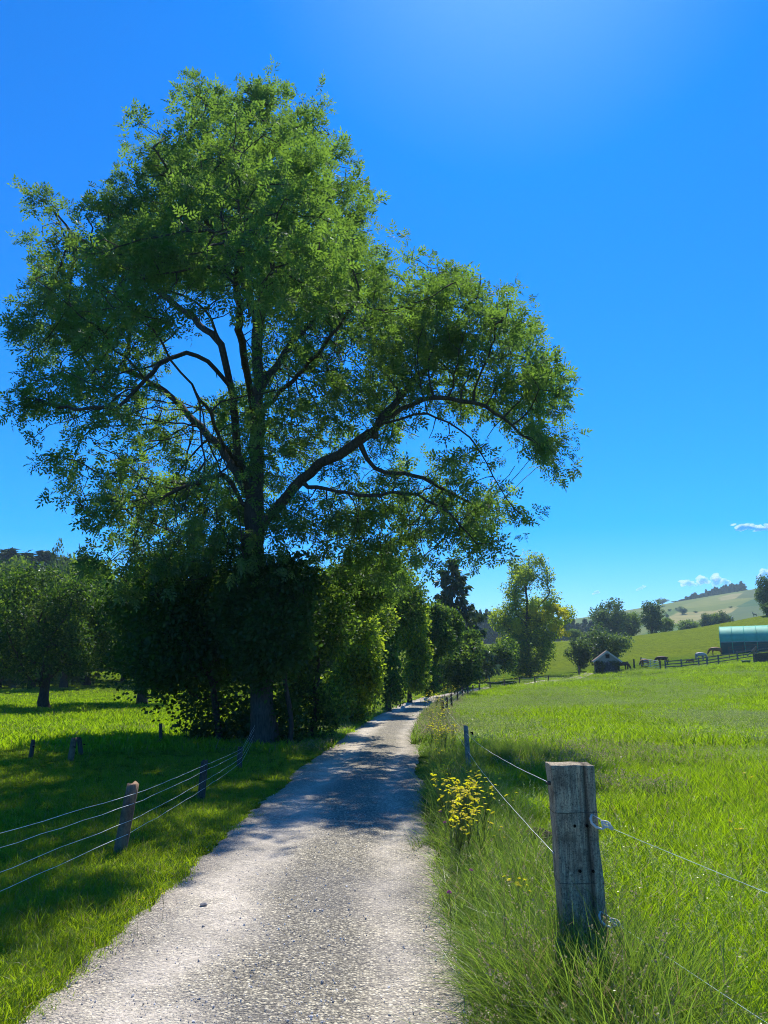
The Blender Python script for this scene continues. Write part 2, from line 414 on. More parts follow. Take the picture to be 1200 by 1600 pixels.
# ------------------------------------------------------------------ gravel road
def road_material():
    m, t, o = newmat('gravel'); P = geo_pos(t)
    lt = N(t, 'ShaderNodeAttribute', attribute_name='lat').outputs['Fac']
    al = N(t, 'ShaderNodeAttribute', attribute_name='along').outputs['Fac']
    def vor(scale, feat='F1'):
        v = N(t, 'ShaderNodeTexVoronoi', feature=feat); v.inputs['Scale'].default_value = scale
        t.links.new(P, v.inputs['Vector']); return v
    v1 = vor(54); v2 = vor(110); v3 = vor(24)
    sep = N(t, 'ShaderNodeSeparateColor'); t.links.new(v1.outputs['Color'], sep.inputs[0])
    sep2 = N(t, 'ShaderNodeSeparateColor'); t.links.new(v2.outputs['Color'], sep2.inputs[0])
    stone = ramp(t, sep.outputs[0], [(0, (.10, .10, .095)), (.35, (.24, .235, .215)), (.7, (.45, .43, .39)), (1, (.85, .81, .73))])
    fine = ramp(t, sep2.outputs[1], [(0, (.16, .16, .17)), (.5, (.30, .285, .27)), (1, (.58, .55, .52))])
    c = mix(t, .32, stone, fine); c = mix(t, 1., c, (1.20, 1.12, .88), 'MULTIPLY')
    c = mix(t, ramp(t, v1.outputs['Distance'], [(.3, (0, 0, 0)), (.75, (.75, .75, .75))]), c, (.10, .09, .085))
    # worn dusty wheel tracks
    wob = math_(t, 'MULTIPLY', math_(t, 'SUBTRACT', noise(t, .55, P, 3), .5), .9)
    l2 = math_(t, 'ADD', lt, wob)
    d1 = math_(t, 'ABSOLUTE', math_(t, 'ADD', l2, .62)); d2 = math_(t, 'ABSOLUTE', math_(t, 'SUBTRACT', l2, .72))
    tr = math_(t, 'MAXIMUM', ramp(t, d1, [(.08, (1, 1, 1)), (.50, (0, 0, 0))]), ramp(t, d2, [(.0, (.7, .7, .7)), (.30, (0, 0, 0))]))
    patch = ramp(t, noise(t, 2.6, P, 6, .68), [(.36, (0, 0, 0)), (.62, (1, 1, 1))])
    grit = ramp(t, noise(t, 38, P, 4, .7), [(.38, (0, 0, 0)), (.62, (1, 1, 1))])
    f = math_(t, 'MULTIPLY', math_(t, 'MULTIPLY', tr, math_(t, 'ADD', math_(t, 'MULTIPLY', patch, .6), .5)), math_(t, 'ADD', math_(t, 'MULTIPLY', grit, .5), .5)); f.node.use_clamp = True
    c = mix(t, math_(t, 'MULTIPLY', f, .68), c, (.88, .77, .62))
    edge = ramp(t, math_(t, 'ABSOLUTE', lt), [(.86, (0, 0, 0)), (1.12, (.6, .6, .6))])
    c = mix(t, math_(t, 'MULTIPLY', edge, grit), c, (.50, .42, .33))
    big = noise(t, .8, P, 5, .6); c = mix(t, ramp(t, big, [(.35, (.32, .32, .32)), (.6, (0, 0, 0))]), c, (.16, .155, .16))
    h = math_(t, 'SUBTRACT', 1., v1.outputs['Distance'])
    h = math_(t, 'ADD', h, math_(t, 'MULTIPLY', math_(t, 'SUBTRACT', 1., v2.outputs['Distance']), .5))
    h = math_(t, 'ADD', h, math_(t, 'MULTIPLY', math_(t, 'SUBTRACT', 1., v3.outputs['Distance']), .5))
    h = math_(t, 'MULTIPLY', h, math_(t, 'SUBTRACT', 1., math_(t, 'MULTIPLY', f, .75)))
    principled(t, o, c, .85, bump(t, h, .85, .02), .03); return m
# cross sections along the line, denser near the camera
T = np.gradient(ROAD, axis=0); T /= np.linalg.norm(T, axis=1)[:, None]
ys = ROAD[:, 1]; sel = []; last = -99
dd = np.linspace(0, _d[-1], 5200)
RC = np.stack([np.interp(dd, _sd, ROAD[:, 0]), np.interp(dd, _sd, ROAD[:, 1])], 1)
RT = np.stack([np.interp(dd, _sd, T[:, 0]), np.interp(dd, _sd, T[:, 1])], 1)
keep = (RC[:, 1] > 2) & (RC[:, 1] < 16); keep |= (np.arange(len(dd)) % 8 == 0)
RC, RT, dk = RC[keep], RT[keep], dd[keep]
ls = np.linspace(-1, 1, 81)
hw = RHW
LL = ls[None, :]*hw + np.where(ls[None, :] > 0, ls[None, :]**4, -ls[None, :]**4)*edge_wob(dk)[:, None]*np.sign(ls)[None, :]
XX = RC[:, 0:1] + LL*RT[:, 1:2]; YY = RC[:, 1:2] - LL*RT[:, 0:1]
ZZ = zt(XX, YY) + .022*(1-(LL/hw)**2) - .016*np.exp(-((LL+.62)/.22)**2) - .016*np.exp(-((LL-.66)/.22)**2) + .012
ZZ += .005*np.sin(XX*9+YY*3)*np.sin(YY*5.3-XX*4) + .004*np.sin(XX*23+1)*np.sin(YY*19)
ZZ -= .045*np.clip((np.abs(ls[None, :])-.93)/.07, 0, 1)
nx, ny = XX.shape[1], XX.shape[0]
I = (np.arange(ny-1)[:, None]*nx + np.arange(nx-1)[None]).ravel()
mobj('road', npmesh('road', np.stack([XX, YY, ZZ], -1).reshape(-1, 3), np.stack([I, I+1, I+nx+1, I+nx], 1), road_material(),
     attrs={'lat': LL.ravel(), 'along': np.repeat(dk, nx)}, smooth=True), kind='structure')
def road_z(x, y):
    l = lat(x, y); return zt(x, y) + .022*(1-(l/hw)**2) + .012 - .016*np.exp(-((l+.62)/.22)**2) - .016*np.exp(-((l-.66)/.22)**2)

# ------------------------------------------------------------------ scattering (stuff only)
SRC = {}
def source_collection(name, meshes):
    c = bpy.data.collections.new(name)
    for i, me in enumerate(meshes):
        c.objects.link(bpy.data.objects.new('%s_%02d' % (name, i), me))
    return c
def scatter(name, P, rot, scl, idx, coll, **k):
    n = len(P)
    me = bpy.data.meshes.new(name); me.vertices.add(n); me.vertices.foreach_set('co', np.asarray(P, np.float32).ravel())
    for nm, v in (('rot', rot), ('scl', scl)):
        a = me.attributes.new(nm, 'FLOAT_VECTOR', 'POINT'); a.data.foreach_set('vector', np.asarray(v, np.float32).ravel())
    a = me.attributes.new('idx', 'INT', 'POINT'); a.data.foreach_set('value', np.asarray(idx, np.int32))
    o = mobj(name, me, **k)
    g = bpy.data.node_groups.new(name, 'GeometryNodeTree')
    g.interface.new_socket('Geometry', in_out='INPUT', socket_type='NodeSocketGeometry')
    g.interface.new_socket('Geometry', in_out='OUTPUT', socket_type='NodeSocketGeometry')
    gi = g.nodes.new('NodeGroupInput'); go = g.nodes.new('NodeGroupOutput')
    ip = g.nodes.new('GeometryNodeInstanceOnPoints'); ci = g.nodes.new('GeometryNodeCollectionInfo')
    ci.inputs['Collection'].default_value = coll; ci.inputs['Separate Children'].default_value = True; ci.inputs['Reset Children'].default_value = True
    ip.inputs['Pick Instance'].default_value = True
    def attr(nm, ty):
        q = g.nodes.new('GeometryNodeInputNamedAttribute'); q.data_type = ty; q.inputs['Name'].default_value = nm; return q.outputs['Attribute']
    er = g.nodes.new('FunctionNodeEulerToRotation')
    g.links.new(attr('rot', 'FLOAT_VECTOR'), er.inputs[0])
    g.links.new(gi.outputs[0], ip.inputs['Points']); g.links.new(ci.outputs[0], ip.inputs['Instance'])
    g.links.new(attr('idx', 'INT'), ip.inputs['Instance Index']); g.links.new(er.outputs[0], ip.inputs['Rotation'])
    g.links.new(attr('scl', 'FLOAT_VECTOR'), ip.inputs['Scale']); g.links.new(ip.outputs[0], go.inputs[0])
    md = o.modifiers.new('scatter', 'NODES'); md.node_group = g
    return o
def blades(n, h, spread, wdt, bend, seg=3, rs=None):
    """n curved tapering blades from one clump; returns V, F, var"""
    r = rs or rng
    a = r.uniform(0, 2*np.pi, n); rad = spread*np.sqrt(r.uniform(0, 1, n))
    base = np.stack([rad*np.cos(a), rad*np.sin(a), np.full(n, -.02)], 1)
    out = r.uniform(0, 2*np.pi, n); H = h*r.uniform(.45, 1.1, n); B = bend*r.uniform(.2, 1.5, n)*H
    W = wdt*r.uniform(.6, 1.3, n); fa = r.uniform(0, np.pi, n); droop = r.uniform(0, .35, n)
    V = []; 
    for s_ in range(seg+1):
        q = s_/seg
        c = base + np.stack([np.cos(out)*B*q**1.8, np.sin(out)*B*q**1.8, H*(q - droop*q**3)], 1)
        wv = W*(1-q**2.2)*.5 + .0002
        sdv = np.stack([np.cos(fa)*wv, np.sin(fa)*wv, np.zeros(n)], 1)
        V += [c - sdv, c + sdv]
    V = np.stack(V, 1)                  # n, 2*(seg+1), 3
    f = []
    for s_ in range(seg): f.append([2*s_, 2*s_+1, 2*s_+3, 2*s_+2])
    F = (np.arange(n)[:, None, None]*(2*(seg+1)) + np.array(f)[None]).reshape(-1, 4)
    return V.reshape(-1, 3), F, np.repeat(r.uniform(0, 1, n), 2*(seg+1))
def merge(parts):
    Vs, Fs, As, Ms, n = [], [], [], [], 0
    for (V, F, A), mi in parts:
        Vs.append(V); Fs.append(F+n); As.append(A); Ms.append(np.full(len(F), mi)); n += len(V)
    return np.concatenate(Vs), np.concatenate(Fs), np.concatenate(As), np.concatenate(Ms)
def panicles(n, h, spread, size, k=16, bend=.25):
    """flowering stalks: thin stem, loose head of small spikelets"""
    V, F, A = blades(n, h, spread, .0022, bend, 4)
    V = V.reshape(n, 10, 3); V[:, :, 2] = V[:, :, 2]
    tip = V[:, 8:10].mean(1); mid = V[:, 6:8].mean(1)
    q = rng.uniform(0, 1, (n, k)); c = mid[:, None]*(1-q[..., None]) + tip[:, None]*q[..., None]
    c = c + rng.normal(0, 1, (n, k, 3))*size*.9*(1.1-q)[..., None]
    c = c.reshape(-1, 3); m_ = len(c)
    d = rng.normal(0, .5, (m_, 3)); d[:, 2] += .8; d /= np.linalg.norm(d, axis=1)[:, None]
    s_ = np.cross(d, rng.normal(0, 1, (m_, 3))); s_ /= np.linalg.norm(s_, axis=1)[:, None]
    L_ = size*.9; W_ = size*.28
    PV = np.stack([c, c + d*L_*.5 + s_*W_, c + d*L_, c + d*L_*.5 - s_*W_], 1).reshape(-1, 3)
    PF = np.arange(m_*4).reshape(-1, 4)
    return (V.reshape(-1, 3), F, A), (PV, PF, np.repeat(rng.uniform(0, .9, m_), 4))
def make_tufts(name, kinds, mats):
    out = []
    for parts in kinds:
        V, F, A, MI = merge(parts); out.append(npmesh(name, V, F, mats, attrs={'var': A}, matidx=MI))
    return source_collection(name, out)
turf = make_tufts('turf_tuft', [[(blades(36, h, .11, .006, .7), 0)] for h in (.06, .08, .10, .14)], [M['grass']])
field = make_tufts('field_tuft', [[(blades(30, h, .13, .010, .45), 0)] for h in (.22, .26, .30, .34)] +
                   [[(blades(20, .26, .13, .010, .45), 0), *zip(panicles(3, .38, .12, .013, 14), (1, 1))]] * 2, [M['meadow'], M['pale_seed']])
coarse = make_tufts('coarse_tuft', [[(blades(34, h, .30, .030, .5, 2), 0)] for h in (.22, .28, .34)] +
                    [[(blades(16, .26, .30, .026, .5, 2), 0), *zip(panicles(5, .34, .30, .035, 7), (1, 1))]] * 2, [M['meadow'], M['pale_seed']])
lawn = make_tufts('lawn_tuft', [[(blades(34, h, .30, .026, .5, 2), 0)] for h in (.10, .13, .17)], [M['meadow']])
verge = make_tufts('verge_tuft', [[(blades(40, h, .13, .0065, .65, 4), 0)] for h in (.38, .46, .55, .62)] +
                   [[(blades(16, .42, .11, .008, .6, 4), 0), *zip(panicles(3, .66, .09, .015, 26, .35), (0, 1))] for _ in range(3)], [M['verge'], M['seed']])
vcoarse = make_tufts('verge_clump', [[(blades(30, h, .22, .022, .5, 3), 0), *zip(panicles(3, h*1.25, .2, .03, 7), (0, 1))] for h in (.20, .27, .34)], [M['verge'], M['seed']])

def sample(n, y0, y1, xlo, xhi, p=1.):
    """positions with density falling as 1/Y**p inside the wedge between slopes xlo and xhi"""
    q = rng.uniform(0, 1, n)
    if abs(p-1) < 1e-6: Y = np.sqrt(y0*y0 + q*(y1*y1-y0*y0)) if p == 0 else y0*(y1/y0)**q
    else: e = 1-p; Y = (y0**e + q*(y1**e-y0**e))**(1/e)
    a, b = xlo*Y - .8, xhi*Y + .8
    X = rng.uniform(0, 1, n)*(b-a) + a
    return X, Y
def smooth_noise(x, y, f, seed=0):
    r = np.random.default_rng(seed); s = 0
    for k in range(6):
        a = r.uniform(0, 2*np.pi); ff = f*r.uniform(.6, 2.2); s = s + np.sin((x*np.cos(a)+y*np.sin(a))*ff + r.uniform(0, 6))
    return s/6
g0 = gp
FENCE = [(2.75, -3.0), (1.14, 4.7)]
for px, py in ((733, 1213), (692, 1119), (698, 1116), (706, 1111), (715, 1102), (723, 1094), (731, 1090), (739, 1085), (749, 1082), (766, 1077), (788, 1074), (812, 1070), (836, 1067), (857, 1064)):
    p = gp(px, py); FENCE.append((p[0], p[1]))
FA = np.array(FENCE)
def fence_x(y): return np.interp(y, FA[:, 1], FA[:, 0])

def put(name, X, Y, coll, nidx, smin, smax, label, zfun=None, sel=None, tall=None, lean=.12, wide=None, cat='grass'):
    if sel is not None: X, Y = X[sel], Y[sel]
    n = len(X); z = zt(X, Y) if zfun is None else zfun(X, Y)
    rot = np.stack([rng.normal(0, lean, n), rng.normal(0, lean, n), rng.uniform(0, 6.28, n)], 1)
    s_ = rng.uniform(smin, smax, n); tl = s_*(tall if tall is not None and sel is None else (tall[sel] if tall is not None else 1.))
    ws = s_ if wide is None else s_*wide
    idx = nidx(X, Y) if callable(nidx) else np.where(rng.uniform(0, 1, n) < .30, rng.integers(0, nidx, n), rng.integers(0, min(nidx, 4), n))
    return scatter(name, np.stack([X, Y, z], 1), rot, np.stack([ws, ws, tl], 1), idx, coll, label=label, cat=cat, kind='stuff')

DENS = 1.0
# mown turf on the left bank, near
X, Y = sample(int(40000*DENS), 2.2, 26, -.66, .02, 1.2); L = lat(X, Y)
put('grass', X, Y, turf, 4, .6, 1.15, 'short green turf on the bank beside the left edge of the gravel road', sel=(L < -RHW-.01+.09*smooth_noise(X, Y, 5)+np.minimum(np.abs(rng.normal(0, .05, len(L))), .16)))
X, Y = sample(int(15000*DENS), 20, 115, -.70, .12, 1.05); L = lat(X, Y)
put('grass', X, Y, lawn, 3, .8, 1.7, 'sunlit meadow grass under and beyond the orchard trees on the left', sel=(L < -RHW-.1))
X, Y = sample(9000, 2.6, 30, -.5, .3, 1.3); L = lat(X, Y)
put('grass', X, Y, turf, 3, .35, .8, 'small weedy tufts growing into both gravel edges', sel=(np.abs(np.abs(L)-RHW+.06) < .10) & (smooth_noise(X, Y, 2.2, 41) > .1))
# pasture right of the fence
def fidx(X, Y):
    s_ = smooth_noise(X, Y, .55, 3) + rng.normal(0, .25, len(X)); r_ = rng.integers(0, 4, len(X)); return np.where(s_ > .22, 4 + (r_ & 1), r_)
def cidx(X, Y):
    s_ = smooth_noise(X, Y*.6, .30, 5) + rng.normal(0, .10, len(X)); r_ = rng.integers(0, 3, len(X)); s_ = s_ + rng.normal(0, .2, len(X)); return np.where(s_ > .02, 3 + (r_ & 1), r_)
X, Y = sample(int(34000*DENS), 2.6, 24, .0, .70, 1.15)
tall = .85 + .45*smooth_noise(X, Y, 1.3, 11)
mh = g0(842, 1333)
put('grass', X, Y, field, fidx, .75, 1.35, 'lush pasture grass right of the fence in the foreground', sel=(X > fence_x(Y)+.05) & (np.hypot((X-mh[0]), (Y-mh[1]+.55)/2.2) > .42), tall=tall)
X = rng.normal(0, .42, 260); Y = rng.normal(0, .5, 260); q = g0(792, 1196)
put('tall_grass', X+q[0], Y+q[1], verge, 4, .8, 1.15, 'darker clump of taller grass in the pasture shade behind the second post')
X, Y = sample(int(34000*DENS), 20, 128, .02, .72, 1.0); tall = .9 + .55*smooth_noise(X, Y, .6, 12)
put('grass', X, Y, coarse, cidx, .8, 1.6, 'bright pasture grass reaching back to the wooden rail fence', sel=(X > fence_x(Y)+.1) & (Y < 118+20*X/Y), tall=tall)
X, Y = sample(26000, 6, 100, .02, .66, 1.0); q = smooth_noise(X, Y, .9, 21)*.6 + smooth_noise(X, Y, .22, 22)*.7
put('tall_grass', X, Y, vcoarse, 3, .7, 1.15, 'rougher weedy patches scattered through the right pasture', sel=(X > fence_x(Y)+.5) & (q > .42), lean=.15)
# tall uncut verge between road and fence
X, Y = sample(int(9000*DENS), 2.4, 26, -.08, .45, 1.15); L = lat(X, Y); fx = fence_x(Y)
tall = np.clip(.38 + (L-RHW)/1.0, .36, .85)*(.85 + .35*smooth_noise(X, Y, 1.6, 8))
put('tall_grass', X, Y, verge, 7, .8, 1.15, 'tall uncut verge grass with seed heads between the road and the right fence', sel=(L > RHW-.02+.07*smooth_noise(X, Y, 4, 2)-np.minimum(np.abs(rng.normal(0, .05, len(L))), .16)) & (X < fx+.28), tall=tall, lean=.2)
X, Y = sample(60000, 22, 108, .0, .40, .8); L = lat(X, Y); fx = fence_x(Y)
put('tall_grass', X, Y, vcoarse, 3, .8, 1.3, 'uncut verge grass along the far bend of the road and its fence', sel=(L > RHW-.05) & (X < fx+.4), lean=.15)
X, Y = sample(26000, 17, 70, -.25, .20, 1.); L = lat(X, Y)
put('tall_grass', X, Y, vcoarse, 3, .6, 1.0, 'uncut grass at the foot of the hedge left of the road', sel=(L < -RHW) & (L > -RHW-2.6) & (Y > 20), tall=.6+.4*smooth_noise(X, Y, 1.))
# rank growth around the near post
n = 240; X = rng.normal(1.0, .26, n); Y = rng.normal(4.1, .40, n); L = lat(X, Y)
put('tall_grass', X, Y, verge, 7, .8, 1.15, 'rank grass with pinkish seed heads around the foot of the thick near post', sel=(L > RHW+.1), lean=.22)
n = 70; X = rng.normal(1.02, .22, n); Y = rng.normal(4.25, .25, n)
scatter('tall_grass', np.stack([X, Y, zt(X, Y)], 1), np.stack([rng.normal(0, .2, n), rng.normal(0, .2, n), rng.uniform(0, 6.28, n)], 1), np.repeat(rng.uniform(.75, 1.05, (n, 1)), 3, 1), rng.integers(4, 7, n), verge, label='drooping beige seed heads in front of the foot of the near post', cat='grass', kind='stuff')
n = 150; q = g0(722, 1278); X = q[0]+rng.normal(0, .35, n); Y = q[1]+rng.normal(0, 1.1, n); L = lat(X, Y)
put('tall_grass', X, Y, verge, 7, .8, 1.1, 'tall seeding grass growing up through the yellow flower clump', sel=(L > RHW+.05) & (X < fence_x(Y)+.2), lean=.2)
# rank growth at the old fence line in the left meadow
X, Y = sample(2500, 15, 34, -.62, -.30, 1.); 
put('tall_grass', X, Y, vcoarse, 3, .45, .8, 'uncut grass along the old posts in the left meadow', sel=np.abs(Y-(27+.35*(X+9))) < 1.3)
# loose stones on the road
def pebble(seed):
    r = np.random.default_rng(seed)
    V = np.array([(1, 0, 0), (-1, 0, 0), (0, 1, 0), (0, -1, 0), (0, 0, 1), (0, 0, -1)] + [(a, b, c) for a in (-.62, .62) for b in (-.62, .62) for c in (-.62, .62)], float)
    V *= r.uniform(.75, 1.15, (len(V), 1)); V *= r.uniform(.6, 1.1, 3)
    bm = bmesh.new(); [bm.verts.new(v) for v in V]; bmesh.ops.convex_hull(bm, input=bm.verts)
    me = bpy.data.meshes.new('stone'); bm.to_mesh(me); bm.free(); return me
def stone_mat(name, c):
    m, t, o = newmat(name); rn = N(t, 'ShaderNodeObjectInfo').outputs['Random']
    f = math_(t, 'ADD', math_(t, 'MULTIPLY', noise(t, 25, geo_pos(t), 2), .6), math_(t, 'MULTIPLY', rn, .5))
    principled(t, o, ramp(t, f, [(.2, tuple(x*.45 for x in c)), (.55, c), (.85, tuple(min(1, x*1.9) for x in c))]), .8, None, .3); return m
ps = [pebble(i) for i in range(6)]
for i, me in enumerate(ps): me.materials.append(stone_mat('stone_%s' % 'ab'[i % 2], ((.40, .38, .36), (.55, .50, .44))[i % 2]))
stones = source_collection('stone', ps)
X, Y = sample(30000, 2.8, 15, -.62, .3, 1.6); L = lat(X, Y)
keepf = np.where(np.abs(np.abs(L)-.66) < .25, .30, 1.)
sel = (np.abs(L) < RHW+.02+np.abs(rng.normal(0, .07, len(L)))) & (rng.uniform(0, 1, len(L)) < keepf); X, Y = X[sel], Y[sel]; n = len(X)
sz = .0026*np.exp(rng.exponential(.36, n)); sz = np.clip(sz, .003, .010)
scatter('gravel', np.stack([X, Y, road_z(X, Y)+sz*.1], 1), rng.uniform(0, 6.28, (n, 3)), np.repeat(sz[:, None], 3, 1)*rng.uniform(.7, 1.3, (n, 3)),
        rng.integers(0, 6, n), stones, label='loose grey and pale stones lying on the near road', cat='gravel', kind='stuff')
# ------------------------------------------------------------------ foliage
def frames(n, d, droop=0., up=1.4, r=None):
    """leaf direction / side / normal triads around mean directions d (n,3)"""
    a = d + rng.normal(0, .55, (n, 3)); a[:, 2] -= droop
    a /= np.linalg.norm(a, axis=1)[:, None] + 1e-9
    nn = rng.normal(0, 1, (n, 3)); nn[:, 2] += up
    nn -= (nn*a).sum(1)[:, None]*a; nn /= np.linalg.norm(nn, axis=1)[:, None] + 1e-9
    return a, np.cross(nn, a), nn
def leaf_quads(P, size, d=None, droop=.25, up=1.2, wid=.5):
    n = len(P); d = np.zeros((n, 3)) if d is None else d
    a, s_, nn = frames(n, d, droop, up); size = np.broadcast_to(size, (n,))[:, None]
    V = np.stack([P, P + a*size*.5 + s_*size*wid*.5 + nn*size*.06, P + a*size - nn*size*.08, P + a*size*.5 - s_*size*wid*.5 + nn*size*.06], 1)
    return V.reshape(-1, 3), np.repeat(rng.uniform(0, 1, n), 4)
_pin = []
for k in range(3):
    for sd_ in (-1, 1): _pin.append((.22 + .25*k, sd_, .95 - .08*abs(k-1)))
def pinnate(P, size, d, droop=.3, up=1.3):
    """compound ash leaves: four leaflet pairs and a terminal leaflet on a drooping axis"""
    n = len(P); a, s_, nn = frames(n, d, droop, up); size = np.broadcast_to(size, (n,))[:, None]
    out = []
    for q, sd_, l in _pin + [(.84, 0, 1.)]:
        c = P + a*size*q - nn*size*.22*q*q
        if sd_: b = s_*sd_*.86 + a*.5 - nn*.12
        else: b = a - nn*.35
        b = b + rng.normal(0, .10, (n, 3)); b /= np.linalg.norm(b, axis=1)[:, None]
        t_ = np.cross(nn + rng.normal(0, .25, (n, 3)), b); t_ /= np.linalg.norm(t_, axis=1)[:, None]
        Lf = size*.44*l; Wf = size*.165
        out.append(np.stack([c, c + b*Lf*.45 + t_*Wf*.5, c + b*Lf, c + b*Lf*.45 - t_*Wf*.5], 1))
    V = np.stack(out, 1); v = np.repeat(rng.uniform(0, 1, n), 28)
    return V.reshape(-1, 3), v
def quads_mesh(name, parts, mats):
    V = np.concatenate([p[0] for p in parts]); A = np.concatenate([p[1] for p in parts])
    mi = np.concatenate([np.full(len(p[0])//4, i) for i, p in enumerate(parts)])
    return npmesh(name, V, np.arange(len(V)).reshape(-1, 4), mats, attrs={'var': A}, matidx=mi)

def tubes_np(segs, r0, r1, n=4):
    """independent tapered tube pieces a->b, (m,3) each"""
    a, b = segs; t = b - a; L = np.linalg.norm(t, axis=1)[:, None] + 1e-9; t = t/L
    u = np.cross(t, [0.31, .17, .93]); u /= np.linalg.norm(u, axis=1)[:, None] + 1e-9; v = np.cross(t, u)
    ang = np.arange(n)*2*np.pi/n; cs = np.cos(ang)[None, :, None]; sn = np.sin(ang)[None, :, None]
    ring = u[:, None]*cs + v[:, None]*sn
    V = np.concatenate([a[:, None] + ring*r0[:, None, None], b[:, None] + t[:, None]*(r1*.3)[:, None, None] + ring*r1[:, None, None]], 1)
    k = np.arange(n); f = np.stack([k, (k+1) % n, (k+1) % n + n, k + n], 1)
    F = (np.arange(len(a))[:, None, None]*2*n + f[None]).reshape(-1, 4)
    return V.reshape(-1, 3), F

def colonize(seed_paths, A, step=.35, kill=.55, infl=4., iters=220, gravity=0.):
    """space colonisation: branches grow from the given limbs towards the attractors A"""
    P, par = [], []
    for path, parent_of in seed_paths:
        path = np.asarray(path, float); d = np.concatenate([[0], np.cumsum(np.linalg.norm(np.diff(path, axis=0), axis=1))])
        m = max(2, int(d[-1]/step)+1); q = np.linspace(0, d[-1], m)
        # smooth the hand laid limb a little and make it wander
        pts = np.stack([np.interp(q, d, path[:, i]) for i in range(3)], 1)
        for _ in range(2): pts[1:-1] = (pts[:-2] + 2*pts[1:-1] + pts[2:])/4
        wob = np.cumsum(rng.normal(0, .035, (m, 3)), 0); wob -= np.linspace(0, 1, m)[:, None]*wob[-1]; pts[1:-1] += wob[1:-1]
        if len(P) == 0: prev = -1
        else: prev = int(np.argmin(np.linalg.norm(np.array(P) - pts[0], axis=1)))
        for i, p in enumerate(pts):
            if i == 0 and prev >= 0: continue
            P.append(p); par.append(prev); prev = len(P)-1
    P = np.array(P); par = list(par)
    near = np.full(len(A), 1e9); who = np.zeros(len(A), int); new0 = 0; alive = np.ones(len(A), bool)
    for it in range(iters):
        new = P[new0:]
        if len(new) == 0: break
        ai = np.where(alive)[0]
        if len(ai) == 0: break
        for c in range(0, len(new), 400):
            D = np.linalg.norm(A[ai, None] - new[None, c:c+400], axis=2); k = D.argmin(1); dm = D[np.arange(len(ai)), k]
            b = dm < near[ai]; near[ai[b]] = dm[b]; who[ai[b]] = k[b] + new0 + c
        alive[near < kill] = False
        ai = np.where(alive & (near < infl))[0]
        if len(ai) == 0: ai = np.where(alive)[0]
        if len(ai) == 0: break
        D = A[ai] - P[who[ai]]; D /= np.linalg.norm(D, axis=1)[:, None]
        S_ = np.zeros_like(P); np.add.at(S_, who[ai], D); nodes = np.unique(who[ai])
        dr = S_[nodes]; dr /= np.linalg.norm(dr, axis=1)[:, None] + 1e-9
        dr = dr + rng.normal(0, .12, dr.shape); dr[:, 2] -= gravity; dr /= np.linalg.norm(dr, axis=1)[:, None]
        new0 = len(P); P = np.concatenate([P, P[nodes] + dr*step]); par += list(nodes)
        if len(P) > 26000: break
    return P, np.array(par)
def pipe(P, par, tip=.007, ex=2.35, base=None, nseed=0):
    n = len(P); r = np.zeros(n); acc = np.zeros(n)
    order = np.arange(n)[::-1]
    for i in order:
        r[i] = max(tip, acc[i]**(1/ex)) if acc[i] > 0 else tip
        if par[i] >= 0: acc[par[i]] += r[i]**ex
    if base: r = np.minimum(r*base/r[0], np.maximum(r*1.0, r*base/r[0])) if r[0] > base else tip + (r-tip)*(base-tip)/(r[0]-tip)
    return r
def branch_mesh(name, P, par, r, mat):
    i = np.where(par >= 0)[0]; a = P[par[i]]; b = P[i]; rb = r[i]; ra = np.minimum(r[par[i]], rb*1.35 + .004)
    Vs, Fs, n = [], [], 0
    for lo, hi, k in ((0, .02, 3), (.02, .08, 5), (.08, 9, 12)):
        s_ = (rb >= lo) & (rb < hi)
        if s_.any():
            V, F = tubes_np((a[s_], b[s_]), ra[s_], rb[s_], k); Vs.append(V); Fs.append(F+n); n += len(V)
    return npmesh(name, np.concatenate(Vs), np.concatenate(Fs), mat, smooth=True)

def clump(P, wl=1.5, seed=0):
    r = np.random.default_rng(seed); s_ = 0
    for k in range(10):
        d = r.normal(0, 1, 3); d /= np.linalg.norm(d); s_ = s_ + np.sin(P @ d*(2*np.pi/(wl*r.uniform(.6, 1.7))) + r.uniform(0, 6.28))
    return s_/2.24
def blob_points(blobs, n, shell=.0):
    """random points in ellipsoids (cx,cy,cz,rx,ry,rz,weight)"""
    B = np.asarray(blobs, float); vol = B[:, 3]*B[:, 4]*B[:, 5]*B[:, 6]; k = rng.choice(len(B), n, p=vol/vol.sum())
    d = rng.normal(0, 1, (n, 3)); d /= np.linalg.norm(d, axis=1)[:, None]
    rr = (shell + (1-shell)*rng.uniform(0, 1, n))**(1/3.)
    return B[k, :3] + d*rr[:, None]*B[k, 3:6], k, d
def px_blob(px, py, rpx, Y, depth=None, w=1., ry=None):
    """an ellipsoid whose outline covers rpx pixels around (px,py) at distance Y"""
    c = at(px, py, Y); zc = Y*CP + (c[2]-EYE)*SP; r_ = rpx*zc/1200
    return (c[0], c[1], c[2], r_, depth if depth else r_, (ry*zc/1200 if ry else r_), w)

